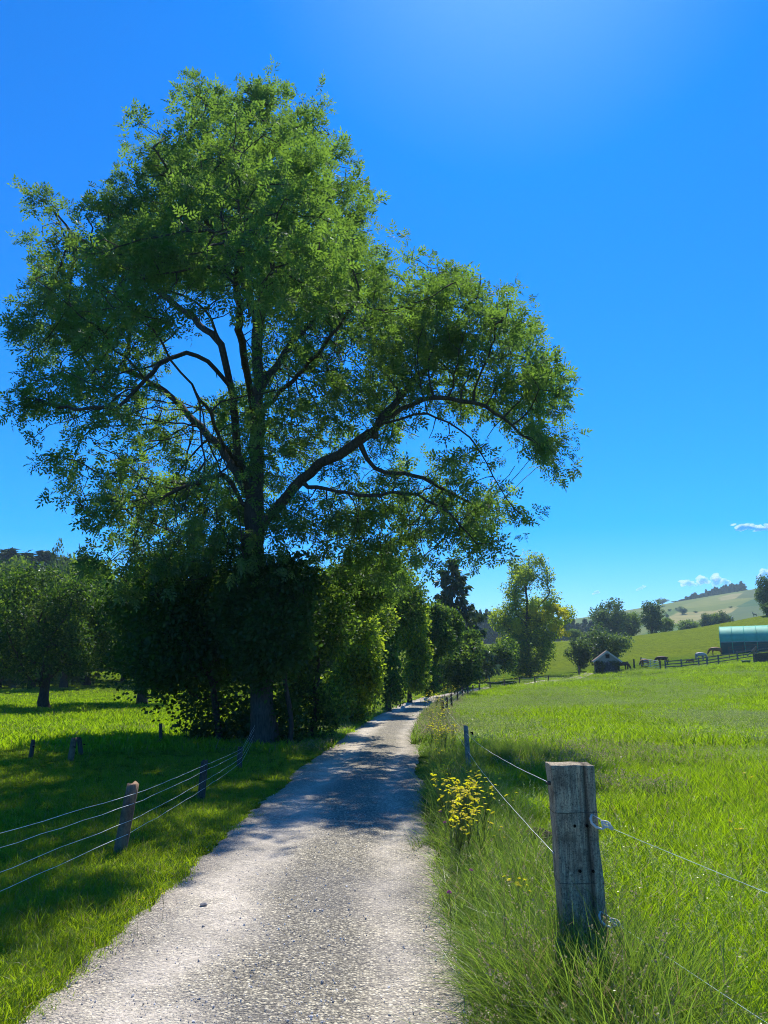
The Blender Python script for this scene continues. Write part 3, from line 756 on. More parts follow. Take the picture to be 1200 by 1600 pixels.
# ---- the big ash
ash_base = gp(415, 1166); AY = ash_base[1]
def A3(px, py, dy=0.): return at(px, py, AY + dy)
ash_blobs = []
outer = [(395,128,22),(285,142,26),(330,190,50),(400,200,58),(462,180,40),(500,232,50),(430,290,85),(330,285,75),(250,285,62),(216,190,24),(540,262,32),(530,330,52),
 (160,228,13),(270,380,85),(190,335,46),(150,300,24),(128,285,14),(66,325,28),(48,378,24),(108,395,44),(180,420,66),(84,470,50),(58,540,42),(130,520,60),(58,618,48),(30,640,26),
 (130,620,66),(100,690,52),(168,715,66),(225,650,55),(135,775,46),(215,780,58),(262,842,60),(150,840,40),(350,400,66),(430,400,78),(520,420,66),(585,392,30),(560,480,66),
 (480,500,70),(430,585,60),(520,580,68),(600,520,60),(590,440,32),(370,650,50),(320,720,60),(430,700,66),(500,680,60),(550,740,50),(380,790,60),(300,800,60),(460,800,50),(240,560,30),(240,500,40),(205,560,36)]
outer += [(130,850,32),(180,880,44),(240,890,50),(300,870,55),(350,860,50),(440,860,50),(500,850,48),(550,850,40),(105,800,24),(95,745,30),(395,112,12),(410,140,16),(210,185,12),(150,226,10),(360,170,22),(585,430,24),(612,460,26)]
for px, py, r_ in outer:
    hd = 8.6*math.sqrt(max(.03, 1 - ((px-310)/330.)**2*.9 - ((py-500)/420.)**2*.9))
    q = .7 if 560 < py < 780 else 1.
    k = max(1, int(round(hd/2.6)))
    for j in range(k):
        dy = (rng.uniform(-1, 1) + (2*j-(k-1))/max(1, k))*hd*.72 if k > 1 else rng.uniform(-1, 1)*hd
        if py > 600: dy = dy*.8 
        ash_blobs.append(px_blob(px + rng.normal(0, 4), py + rng.normal(0, 4), r_*.94, AY + dy, depth=r_*.022*1.1, w=q))
for px, py, r_, Y in ((350,330,75,14.6),(300,350,80,13.8),(310,430,75,13.4),(250,390,75,14.0),(190,430,75,14.0),(340,260,65,15.2),(140,480,70,15),(240,480,70,13.8),(440,330,55,12.6),(400,390,55,12.2),(470,385,48,13),(480,300,42,14.2),(492,425,62,12.5),(445,430,62,12),(515,375,50,13.6),(400,460,62,11.8)):
    ash_blobs.append(px_blob(px, py, r_*.92, Y, depth=1.2, w=1.5 if px < 420 else 2.4))
lobe = [(652,462,38,1),(705,440,32,1),(752,448,32,1),(700,500,62,1),(772,510,52,1),(806,548,44,1),(846,592,38,1),(878,604,20,1),(762,575,62,.9),(818,635,52,1),(858,682,36,1),(868,722,22,1),
 (838,712,30,.9),(650,540,54,.9),(640,600,52,.7),(716,610,50,.7),(590,620,44,.7),(778,768,30,.7),(802,800,24,.9),(742,795,34,.6),(702,832,34,.6),(640,820,40,.6),(762,852,28,.8),(790,880,16,.8),
 (680,720,46,.5),(740,700,40,.45),(622,760,46,.7),(592,690,44,.6),(660,870,34,.5),(600,850,44,.8),(560,800,44,.8),(700,770,44,.7),(660,800,44,.8),(640,850,40,.6),(720,860,30,.6),(690,885,20,.5),(740,815,36,.8),(560,860,44,.8),(610,900,34,.8)]
for px, py, r_, q in lobe:
    hd = 3.6 if q > .65 else 2.8
    for j in range(2):
        ash_blobs.append(px_blob(px, py, r_*.92, AY + (-1.2 if px > 640 else 0) + rng.uniform(-1, 1)*hd, depth=r_*.022*1.2, w=min(1.4, q*1.45)))
limbs = [([A3(415,1172), A3(413,1080), A3(406,960), A3(400,860), A3(398,780)], None),
 ([A3(398,780), A3(404,690,.3), A3(408,600,.2), A3(405,520,.1), A3(396,470), A3(378,410,-.5), A3(380,340,-.8), A3(372,260,-1), A3(395,160,-1)], None),
 ([A3(404,510), A3(420,440,.8), A3(408,370,1.2), A3(425,300,1.5), A3(462,210,1.5)], None),
 ([A3(398,790), A3(380,720,-1.0), A3(372,610,-2), A3(350,530,-2.6), A3(333,490,-3), A3(300,470,-3.4), A3(240,450,-4), A3(180,400,-4.6)], None),
 ([A3(350,532,-2.6), A3(322,512,-2.4), A3(308,496,-2), A3(262,466,-1.4), A3(215,420,-1), A3(120,372,-.5), A3(84,330,-.3)], None),
 ([A3(376,640,-1.8), A3(330,560,-2.8), A3(280,545,-3.2), A3(230,590,-4), A3(180,640,-4.4)], None),
 ([A3(390,770,0), A3(340,690,1.8), A3(292,640,3), A3(262,610,3.6), A3(210,580,4.2), A3(140,575,5)], None),
 ([A3(386,800,0), A3(350,740,-.5), A3(300,760,-1.6), A3(230,790,-3), A3(160,800,-4)], None),
 ([A3(402,850,0), A3(430,800,-.3), A3(480,750,-1.0), A3(530,715,-1.6), A3(570,692,-2), A3(586,665,-2.2), A3(628,640,-2.4), A3(690,628,-2.6), A3(760,640,-2.8), A3(815,680,-3)], None),
 ([A3(578,690,-2), A3(600,650,-1.4), A3(640,600,-.6), A3(690,545,0), A3(740,480,.5)], None),
 ([A3(596,668,-2.3), A3(660,650,-3), A3(730,690,-3.4), A3(780,760,-3.6)], None),
 ([A3(470,760,-.8), A3(520,772,-1.5), A3(575,778,-2.0), A3(640,775,-2.6), A3(700,800,-3), A3(745,850,-3.2)], None),
 ([A3(560,702,-1.8), A3(595,742,-1.5), A3(650,742,-1), A3(710,770,-.6), A3(760,800,-.4)], None),
 ([A3(404,620,0), A3(440,560,1.5), A3(500,480,2.8), A3(540,400,3.4), A3(560,340,3.6)], None),
 ([A3(404,640,0), A3(450,600,-2), A3(510,540,-4), A3(560,470,-5)], None),
 ([A3(398,740,0), A3(360,700,-3), A3(330,660,-5.5), A3(300,600,-7)], None),
 ([A3(400,690,0), at(388,560,18.5), at(372,450,15.2), at(380,350,13.2)], None),
 ([A3(410,330,1.3), A3(350,250,2), A3(300,180,2.4)], None),
 ([A3(380,430,-.4), A3(300,330,-3), A3(240,230,-4)], None)]
Att, kb, _ = blob_points(ash_blobs, 8200)
AP, Apar = colonize(limbs, Att, step=.32, kill=.48, infl=5., gravity=.05)
Ar = pipe(AP, Apar, tip=.011, ex=2.2)
Ar = .011 + (Ar-.011)*(.31-.011)/(Ar[0]-.011)
fl = AP[:, 2] - ash_base[2]; trunkish = (np.hypot(AP[:, 0]-ash_base[0], AP[:, 1]-AY) < .8) & (fl < 1.2)
Ar = np.where(trunkish, Ar*(1 + .35*np.clip(1.2-fl, 0, 1.2)**2), Ar)
ash = empty('ash_tree', ash_base, label='huge ash tree with spreading crown and thick grey trunk towering left of the gravel road', cat='tree')
def reparent(me, parent):
    me.transform(Matrix.Translation(-parent.location)); return me
mobj('trunk', reparent(branch_mesh('trunk', AP, Apar, Ar, M['ash_bark']), ash), ash)
thin = np.where(Ar < .030)[0]
B = np.array(ash_blobs)
dist = np.full(len(thin), 1e9); bw = np.ones(len(thin))
for b in B:
    dd_ = np.linalg.norm((AP[thin]-b[:3])/b[3:6], axis=1); k = dd_ < dist; dist[k] = dd_[k]; bw[k] = b[6]
prob = bw*np.where(dist < 1.15, 1., .12)*np.clip(.60 + clump(AP[thin], 1.7, 3)*.70, .06, 1.15); prob /= prob.sum()
NS = 55000
NT = NS//7
k = rng.choice(len(thin), NT, p=prob); node = thin[k]
dirn = AP[node] - AP[Apar[node]]; dirn /= np.linalg.norm(dirn, axis=1)[:, None] + 1e-9
tip_ = AP[node] + dirn*.12 + np.clip(rng.normal(0, .22, (NT, 3)), -.45, .45)
cx = tip_ - np.array([ash_base[0], AY, 10.]); cx /= np.linalg.norm(cx, axis=1)[:, None]
ax_ = dirn*.5 + cx*.5 + [0, 0, .25]
pos = np.repeat(tip_, 7, 0); ray_ = rng.normal(0, 1, (len(pos), 3)); ray_ /= np.linalg.norm(ray_, axis=1)[:, None]
dd7 = np.repeat(ax_, 7, 0)*.8 + ray_*1.0; pos = pos + dd7*.04
big = np.repeat(rng.uniform(.75, 1.2, NT), 7)
parts = [pinnate(pos, rng.uniform(.22, .35, len(pos))*big*np.clip(pos[:, 1]/20, .75, 1.15), dd7*1.6, droop=.25)]
mobj('crown', reparent(quads_mesh('crown', parts, [M['ash_leaf']]), ash), ash)
print('ash nodes', len(AP), 'thin', len(thin))

def tree(name, label, cat, base, blobs, nleaf, size, leaf, bark='bark', trunk_r=.2, stem_top=None, natt=500, step=.4, kill=.8, group=None,
         shell=.25, wid=.6, droop=.2, lean=(0, 0), limbs=None, tip=.012, spread=.3, inner=.5):
    """trunk and limbs grown into the crown's lobes, leaves on twigs and in the lobes' outer parts"""
    base = np.asarray(base, float); e = empty(name, base, label=label, cat=cat, group=group)
    B = np.asarray(blobs, float); cz = np.average(B[:, 2], weights=B[:, 3]); cen = np.average(B[:, :3], axis=0, weights=B[:, 3]**2)
    if stem_top is None: stem_top = np.array([base[0]*.6+cen[0]*.4, base[1]*.6+cen[1]*.4, base[2] + (cen[2]-base[2])*.75])
    paths = [([base - [0, 0, .1], base*.55 + np.asarray(stem_top)*.45 + rng.normal(0, .05, 3), stem_top], None)] if limbs is None else limbs
    A, _, _ = blob_points(blobs, natt)
    P, par = colonize(paths, A, step=step, kill=kill, infl=50., iters=90)
    r = pipe(P, par, tip=tip); r = tip + (r-tip)*(trunk_r-tip)/max(1e-6, r[0]-tip)
    h = P[:, 2]-base[2]; r = np.where((h < trunk_r*3) & (r > trunk_r*.6), r*(1+.4*np.clip(1-h/(trunk_r*3), 0, 1)), r)
    mobj('trunk', reparent(branch_mesh('trunk', P, par, r, M[bark]), e), e)
    mats = leaf if isinstance(leaf, (list, tuple)) else [leaf]; parts = []
    for i, mname in enumerate(mats):
        n = int(nleaf[i] if isinstance(nleaf, (list, tuple)) else nleaf/len(mats)); n1 = int(n*inner)
        pts, kk, dd_ = blob_points(blobs, n1, shell)
        cl_ = np.where(rng.uniform(0, 1, n1) < np.clip(.62 + .75*clump(pts, 3.2*B[:, 3].mean() if B[:, 3].mean() < 1.6 else 3.6, i), .12, 1)); pts, dd_ = pts[cl_], dd_[cl_]
        th = np.where(r < tip*2.5)[0]; nd = th[rng.integers(0, len(th), n-n1)]
        p2 = P[nd] + rng.normal(0, spread, (n-n1, 3)); d2 = P[nd]-P[par[nd]]; d2 /= np.linalg.norm(d2, axis=1)[:, None]+1e-9
        pp = np.concatenate([pts, p2]); dr = np.concatenate([dd_*.8, d2*.8])
        pp = pp[(g_ := pp[:, 2] > zt(pp[:, 0], pp[:, 1])+.03)]; dr = dr[g_]
        parts.append(leaf_quads(pp, size*rng.uniform(.65, 1.3, len(pp)), dr, droop, 1.0, wid))
    mobj('crown', reparent(quads_mesh('crown', parts, [M[m_] for m_ in mats]), e), e)
    return e
def lumps(px, py, rx, ry, Y, n, rr, depth=None, seed=0, w=1., flat=.0):
    """n lobes filling the pixel ellipse (px,py,rx,ry) at distance Y"""
    r_ = np.random.default_rng(seed); out = []; dep = depth if depth else rx*Y/1200
    for _ in range(n):
        while True:
            a, b, c = r_.uniform(-1, 1, 3)
            if a*a+b*b+c*c < 1: break
        q = r_.uniform(.7, 1.3)
        out.append(px_blob(px + a*(rx-rr*.7), py + b*(ry-rr*.7), rr*q, Y + c*dep, w=w))
    return out
# ---- shrubs under and behind the ash
HG = 'overgrown shrubs forming the hedge left of the road'
g = lambda px, py: gp(px, py)
bl = lumps(300, 985, 120, 125, 24.0, 26, 52, 2.4, 1) + lumps(345, 1105, 62, 66, 23.8, 12, 30, 1.3, 2) + lumps(245, 1030, 60, 50, 23.5, 8, 28, 1.6, 3) + \
     lumps(235, 930, 55, 60, 25, 9, 32, 2, 4) + [px_blob(x, y, q_, 24.5) for x, y, q_ in ((205,985,22),(215,1015,22),(200,950,18),(228,1045,18),(255,1060,16))] + [px_blob(x, y, 26, 23.2, w=3.5) for x, y in ((305,1125),(330,1140),(362,1145),(392,1130),(300,1095),(345,1110),(320,1080),(380,1090))] + [px_blob(x, y, 9, 23.5, w=3) for x, y in ((215,1072),(245,1080),(275,1078),(262,1088),(228,1076),(182,960),(178,1000),(186,930),(176,1030))]
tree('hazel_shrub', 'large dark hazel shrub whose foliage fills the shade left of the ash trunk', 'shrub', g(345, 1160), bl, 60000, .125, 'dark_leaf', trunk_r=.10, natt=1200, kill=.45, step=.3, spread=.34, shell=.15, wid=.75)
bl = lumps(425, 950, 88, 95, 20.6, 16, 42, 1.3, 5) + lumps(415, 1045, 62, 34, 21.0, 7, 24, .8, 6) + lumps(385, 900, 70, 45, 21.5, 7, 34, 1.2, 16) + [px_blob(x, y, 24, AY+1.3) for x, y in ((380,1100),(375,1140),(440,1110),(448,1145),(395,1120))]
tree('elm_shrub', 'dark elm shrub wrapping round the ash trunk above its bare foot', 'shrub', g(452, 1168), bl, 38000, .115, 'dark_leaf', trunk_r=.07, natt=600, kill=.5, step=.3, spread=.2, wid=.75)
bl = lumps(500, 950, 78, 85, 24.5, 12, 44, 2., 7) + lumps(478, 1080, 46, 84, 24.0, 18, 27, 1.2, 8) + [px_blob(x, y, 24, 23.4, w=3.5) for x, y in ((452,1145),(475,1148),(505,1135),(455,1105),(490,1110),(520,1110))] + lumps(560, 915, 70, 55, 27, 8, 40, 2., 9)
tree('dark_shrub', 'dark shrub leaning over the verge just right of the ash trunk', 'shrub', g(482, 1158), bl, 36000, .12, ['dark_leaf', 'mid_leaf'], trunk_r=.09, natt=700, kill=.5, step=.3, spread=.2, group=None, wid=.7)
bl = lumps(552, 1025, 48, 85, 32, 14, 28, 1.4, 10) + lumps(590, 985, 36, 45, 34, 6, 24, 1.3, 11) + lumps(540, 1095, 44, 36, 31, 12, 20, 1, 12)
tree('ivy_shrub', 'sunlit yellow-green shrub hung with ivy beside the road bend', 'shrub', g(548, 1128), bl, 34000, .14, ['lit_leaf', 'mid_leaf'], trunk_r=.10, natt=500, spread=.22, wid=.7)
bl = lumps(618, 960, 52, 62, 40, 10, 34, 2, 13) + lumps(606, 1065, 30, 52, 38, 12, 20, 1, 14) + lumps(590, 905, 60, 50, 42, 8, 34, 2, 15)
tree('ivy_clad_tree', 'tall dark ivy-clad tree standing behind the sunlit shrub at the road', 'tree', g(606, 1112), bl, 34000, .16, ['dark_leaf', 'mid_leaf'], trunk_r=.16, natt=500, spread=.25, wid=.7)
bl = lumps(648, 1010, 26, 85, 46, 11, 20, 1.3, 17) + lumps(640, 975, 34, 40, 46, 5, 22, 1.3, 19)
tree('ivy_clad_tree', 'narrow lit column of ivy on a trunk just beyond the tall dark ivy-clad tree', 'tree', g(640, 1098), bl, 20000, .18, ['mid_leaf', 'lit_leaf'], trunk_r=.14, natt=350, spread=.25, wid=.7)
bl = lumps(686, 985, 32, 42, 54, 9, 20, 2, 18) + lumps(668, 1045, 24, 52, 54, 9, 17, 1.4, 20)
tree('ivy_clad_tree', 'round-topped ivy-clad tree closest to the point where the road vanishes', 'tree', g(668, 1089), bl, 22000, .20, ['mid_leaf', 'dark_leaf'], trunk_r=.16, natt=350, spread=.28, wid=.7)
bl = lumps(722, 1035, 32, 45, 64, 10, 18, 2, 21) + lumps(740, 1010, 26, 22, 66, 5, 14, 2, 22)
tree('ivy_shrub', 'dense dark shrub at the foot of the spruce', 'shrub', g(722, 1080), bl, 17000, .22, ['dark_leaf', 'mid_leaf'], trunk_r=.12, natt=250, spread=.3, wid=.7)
bl = lumps(760, 1025, 62, 32, 98, 16, 16, 3, 23)
tree('hedge_shrub', 'low dark shrub behind the far fence between the spruce and the yellow-tipped tree', 'shrub', g(760, 1064), bl, 15000, .30, ['dark_leaf', 'mid_leaf'], trunk_r=.12, natt=250, spread=.4, wid=.7)
# tree with yellow-green outer sprays and an ivy-wrapped foot
b0 = g(826, 1058); Yt = b0[1]
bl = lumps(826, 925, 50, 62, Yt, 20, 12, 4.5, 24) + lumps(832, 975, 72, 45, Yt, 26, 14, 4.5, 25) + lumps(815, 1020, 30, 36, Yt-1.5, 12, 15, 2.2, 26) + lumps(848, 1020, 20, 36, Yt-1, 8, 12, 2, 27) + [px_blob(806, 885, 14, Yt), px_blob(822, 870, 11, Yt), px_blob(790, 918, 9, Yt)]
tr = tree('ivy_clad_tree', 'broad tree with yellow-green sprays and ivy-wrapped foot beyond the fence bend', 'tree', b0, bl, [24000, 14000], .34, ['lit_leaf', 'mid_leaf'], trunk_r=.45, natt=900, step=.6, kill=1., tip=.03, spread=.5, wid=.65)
r_ = np.random.default_rng(91); yb = []
for x, y, r0, n_ in ((785, 1005, 17, 10), (792, 1022, 13, 6), (862, 962, 22, 12), (878, 985, 12, 6), (802, 975, 14, 5), (840, 948, 16, 5)):
    for _ in range(n_): yb.append(px_blob(x + r_.normal(0, r0*.55), y + r_.normal(0, r0*.4), r_.uniform(3, 6), Yt - r_.uniform(3.5, 6)))
P_, _, d_ = blob_points(yb, 5600)
mobj('yellow_sprays', reparent(quads_mesh('yellow_sprays', [leaf_quads(P_, .34*rng.uniform(.6, 1.3, len(P_)), d_, .2, 1., .6)], [M['yellow_leaf']]), tr), tr, label='yellow-green flowering sprays')

# ---- orchard trees in the left meadow
b0 = g(70, 1107); Yo = b0[1]
bl = lumps(68, 972, 128, 104, Yo, 56, 28, 4.4, 30)
tree('orchard_tree', 'round old orchard tree with short thick trunk standing in the left meadow', 'tree', b0, bl, [13000, 42000], .17, ['mid_leaf', 'dark_leaf'], trunk_r=.26, natt=1300, kill=.6, spread=.25, stem_top=at(72, 1060, Yo), tip=.014)
b0 = g(222, 1100); Yo = b0[1]
bl = lumps(215, 985, 90, 88, Yo, 30, 26, 3.6, 31)
tree('orchard_tree', 'second orchard tree, half hidden behind the hazel shrub with its pale trunk showing', 'tree', b0, bl, 34000, .19, ['mid_leaf', 'dark_leaf'], trunk_r=.28, natt=800, kill=.7, spread=.28, stem_top=at(222, 1062, Yo), tip=.014)

# ---- template trees that are copied
def copy_tree(o, loc, scl, rz, label, group):
    c = o.copy(); COL.objects.link(c); c.location = tuple(float(v) for v in loc); c.scale = scl; c.rotation_euler = (0, 0, rz)
    c['label'] = label; c['group'] = group
    for ch in o.children:
        q = ch.copy(); COL.objects.link(q); q.parent = c
    return c
def local_tree(H, W, nb, rr, seed, nleaf, size, leaf, trunk_r=.25, low=.03, natt=350):
    r_ = np.random.default_rng(seed); bl = []
    for _ in range(nb):
        while True:
            a, b, c = r_.uniform(-1, 1, 3)
            if a*a+b*b+c*c < 1: break
        q = rr*r_.uniform(.7, 1.3); cz = H*(low+1)/2 + c*(H*(1-low)/2-q*.6)
        bl.append((a*(W/2-q*.5), b*(W/2-q*.5), cz, q, q, q*.85, 1))
    return bl
def off_blobs(bl, base): return [(b[0]+base[0], b[1]+base[1], b[2]+base[2], *b[3:]) for b in bl]
def spruce(name, label, base, H, Wd, nl, needle='needle', size=.16, seed=0, group=None, gap=0., dens=1.):
    """whorls of drooping boughs on one straight stem"""
    r_ = np.random.default_rng(seed); e = empty(name, base, label=label, cat='tree', group=group)
    a_, b_, r0, r1 = [], [], [], []; a_.append([0, 0, 0]); b_.append([0, 0, H*.5]); r0.append(H*.018); r1.append(H*.010)
    a_.append([0, 0, H*.5]); b_.append([0, 0, H]); r0.append(H*.010); r1.append(.01)
    LP, LD = [], []
    for i in range(nl):
        q = (i+.5)/nl; z = H*(.10 + .89*q); ln = Wd/2*(1-q)**.8*r_.uniform(.75, 1.1) + .15
        for k in range(r_.integers(5, 8)):
            if r_.uniform() < gap: continue
            an = r_.uniform(0, 6.28); l_ = ln*r_.uniform(.6, 1.15); pts = []
            for t_ in np.linspace(0, 1, 5):
                pts.append([math.cos(an)*l_*t_, math.sin(an)*l_*t_, z - l_*(.32*math.sin(t_*2.0)) + l_*.12*t_*t_*2])
            pts = np.array(pts)
            for u, v in zip(pts, pts[1:]): a_.append(u); b_.append(v); r0.append(.012*H/10+.004); r1.append(.008*H/10)
            m_ = int(44*l_/Wd*2*dens)+6; t_ = r_.uniform(.12, 1, m_)**.8; c = np.stack([np.interp(t_, np.linspace(0, 1, 5), pts[:, j]) for j in range(3)], 1)
            sw = (1-t_*.7)*l_*.22
            c[:, 0] += -math.sin(an)*r_.uniform(-1, 1, m_)*sw; c[:, 1] += math.cos(an)*r_.uniform(-1, 1, m_)*sw; c[:, 2] -= r_.uniform(0, 1, m_)*l_*.12
            LP.append(c); LD.append(np.tile([math.cos(an)*.8, math.sin(an)*.8, -.5], (m_, 1)))
    V, F = tubes_np((np.array(a_, float), np.array(b_, float)), np.array(r0), np.array(r1), 5)
    mobj('trunk', npmesh('trunk', V, F, M['bark'], smooth=True), e)
    LP = np.concatenate(LP); LD = np.concatenate(LD)
    q = leaf_quads(LP, size*H/10*rng.uniform(.7, 1.5, len(LP)), LD, .5, .6, .34)
    mobj('crown', quads_mesh('crown', [q], [M[needle]]), e); return e
sb = g(712, 1076) + [0, 2.0, 0]
spruce('spruce', 'ragged dark spruce rising above the hedge left of the road end', sb, at(708, 868, sb[1])[2]-sb[2], 11.0, 24, 'needle', .44, 3, gap=.18, dens=3.4)

TEMPL = []
for i, (H, W, nb, rr, leaf) in enumerate(((10, 9, 26, 1.7, ['far_leaf']), (10, 7, 22, 1.5, ['far_leaf']), (10, 11, 30, 1.9, ['far_leaf']), (10, 8, 24, 1.6, ['mid_leaf']))):
    base = np.array([0., 0, 0]); TEMPL.append((H, W, nb, rr, leaf))
tcache = {}
def far_tree(kind, px, py_base, py_top, wpx, label, name='leafy_tree', Y=None, group='trees standing about the far hillside', cat='tree', z=None):
    """place (or copy) a template tree so it stands on the ground at the given spot"""
    P0 = g(px, py_base) if Y is None else at(px, py_base, Y)
    if Y is not None: P0[2] = zt(P0[0], P0[1]) + (1.0 if 455 < Y < 1290 else 0) if z is None else z
    zc = P0[1]*CP + (P0[2]-EYE)*SP; top = at(px, py_top, P0[1])[2]; H = max(1.5, top-P0[2]); W = wpx*zc/1200
    if kind not in tcache:
        if kind[0] == 'c':
            i = int(kind[1]); base = P0
            e = spruce(name, label, P0, 10, (4.2, 5.2, 3.4)[i], 18, 'blue_needle', .75, 40+i, group, dens=1.5); Wt = (4.2, 5.2, 3.4)[i]
        else:
            i = int(kind[1]); Ht, Wt, nb, rr, leaf = TEMPL[i]
            st = np.random.get_state() if False else None
            e = tree(name, label, cat, np.array([0., 0, 0]) + [0, 0, float(zt(0, 0))], off_blobs(local_tree(Ht, Wt, nb, rr, 50+i, 0, 0, leaf), [0, 0, float(zt(0, 0))]),
                     6500, .46, leaf, trunk_r=.28, natt=260, step=.5, kill=1.0, tip=.03, spread=.45, wid=.75, group=group)
            e.location = tuple(P0)
        e.scale = (W/Wt, W/Wt, H/10); e['label'] = label; e['category'] = cat
        tcache[kind] = (e, Wt); return e
    e0, Wt = tcache[kind]
    c = copy_tree(e0, P0, (W/Wt, W/Wt, H/10), rng.uniform(0, 6.28), label, group); c.name = name; c['category'] = cat; return c
# wooded slope behind the left meadow
WG = 'trees at the edge of the wood behind the left meadow'; r_ = np.random.default_rng(5)
for row, (Y0, n_) in enumerate(((84, 13), (100, 12), (120, 11), (145, 10))):
    for i in range(n_):
        px = -170 + (i+.5+r_.uniform(-.3, .3))*(760./n_); Y = Y0*r_.uniform(.95, 1.06)
        tx = at(px, 1000, Y)[0]; zb = float(zt(tx, Y)); top = (892, 872, 860, 850)[row] + r_.uniform(-12, 22) + np.clip((px-120)/330, 0, 1)*70
        pyb = proj([tx, Y, zb])[1]
        far_tree('l%d' % (r_.integers(0, 4)), px, float(pyb), float(top), r_.uniform(105, 150)*84/Y0, 'bushy green tree in the crowded edge of the wood behind the left meadow', Y=Y, group=WG)
CG = 'conifers on the ridge behind the left wood'
for i in range(16):
    px = -150 + i*20 + r_.uniform(-6, 6); Y = r_.uniform(205, 230); tx = at(px, 900, Y)[0]
    far_tree('c%d' % (i % 3), px, 930, 862 + r_.uniform(-10, 12) + max(0, px-60)*.12, r_.uniform(44, 70), 'dark conifer on the skyline above the left wood, one of a close row', 'conifer', Y=Y, group=CG)
# distant trees on the right
FT = [('l2', 945, 1038, 974, 84, 'spreading apple tree with low branches behind the stone hut', None, 128),
      ('l0', 905, 1036, 992, 40, 'small dark tree just left of the spreading apple tree', None, 131),
      ('l0', 956, 994, 929, 60, 'tall rounded tree on the ridge above the stone hut', None, 232),
      ('l1', 1019, 988, 934, 38, 'upright oval tree standing on the ridge right of the rounded one', None, 232),
      ('l3', 990, 990, 955, 34, 'lower pale tree between the rounded and the oval ridge trees', None, 240),
      ('l2', 975, 992, 958, 40, 'dark bushy tree tucked against the rounded ridge tree', None, 238),
      ('l3', 1041, 986, 964, 26, 'low bush right beside the oval ridge tree', None, 236),
      ('l3', 1076, 984, 967, 36, 'light green bush peeping over the slope below the tan field', None, 300),
      ('l1', 1106, 982, 955, 25, 'first of three pale trees in the row behind the slope, nearest the light green bush', None, 300),
      ('l3', 1119, 980, 957, 24, 'middle tree of three in the row behind the slope', None, 300),
      ('l0', 1133, 978, 951, 27, 'last and tallest of three trees in the row behind the slope', None, 300),
      ('l1', 1200, 975, 893, 34, 'tall tree cut by the right edge of the picture above the green barn', None, 215),
      ('l3', 1207, 975, 940, 30, 'yellowish bush at the foot of the tree on the right edge', None, 210),
      ('l3', 898, 1010, 982, 26, 'light green small tree in front of the blue wood', None, 225),
      ('l0', 918, 1006, 985, 20, 'small grey-green tree left of the rounded ridge tree', None, 228),
      ('l2', 1036, 951, 934, 21, 'round tree at the left end of the hilltop wood', None, 900),
      ('l0', 1055, 950, 940, 14, 'low tree between the round tree and the hilltop conifers', None, 900),
      ('l0', 1067, 966, 946, 16, 'lone tree in the middle of the tan hill field', None, 640),
      ('l1', 1058, 960, 949, 7, 'slim tree beside the lone tree on the hill', None, 700),
      ('l2', 1047, 959, 951, 7, 'tiny round tree on the green strip of the hill', None, 700),
      ('l0', 1043, 974, 964, 11, 'round tree low on the left flank of the hill', None, 560),
      ('l2', 1036, 955, 947, 9, 'small tree on the left shoulder of the hill', None, 800),
      ('l0', 1042, 963, 957, 6, 'shrub-sized tree just above the low round tree on the hill', None, 620),
      ('l2', 1087, 964, 959, 8, 'flat round bush in the tan hill field', None, 640),
      ('l2', 1142, 954, 949, 7, 'tiny bush at the edge of the dark green hill field', None, 640)]
for kind, px, pyb, pyt, wpx, lab, nm, Y in FT:
    far_tree(kind, px, pyb, pyt, wpx, lab, nm or ('apple_tree' if 'apple' in lab else 'leafy_tree'), Y=Y)
HW = 'conifers of the wood on the hilltop'
for i in range(30):
    q = i/29; px = 1063 + q*100; pyb = np.interp(px, [1063, 1092, 1120, 1163], [946, 941, 934, 927]) + 1
    h_ = np.interp(q, [0, .2, .45, .7, .9, 1], [9, 15, 17, 17, 20, 18])*r_.uniform(.8, 1.15)
    far_tree('c%d' % r_.integers(0, 3), px, pyb, pyb-h_, r_.uniform(8, 11), 'dark conifer in the close-set wood crowning the distant hill', 'conifer', Y=900+r_.uniform(-14, 14), group=HW)
BW = 'conifers of the blue wood beyond the valley'
for i in range(46):
    px = 690 + i*5.6 + r_.uniform(-3, 3); top = np.interp(px, [690, 752, 775, 800, 880, 910, 945], [960, 953, 954, 965, 962, 968, 975]) + r_.uniform(-4, 8)
    far_tree('c%d' % r_.integers(0, 3), px, 1000, top, r_.uniform(13, 19), 'blue-green conifer in the distant wood behind the valley meadow', 'conifer', Y=430+r_.uniform(-25, 25), group=BW)
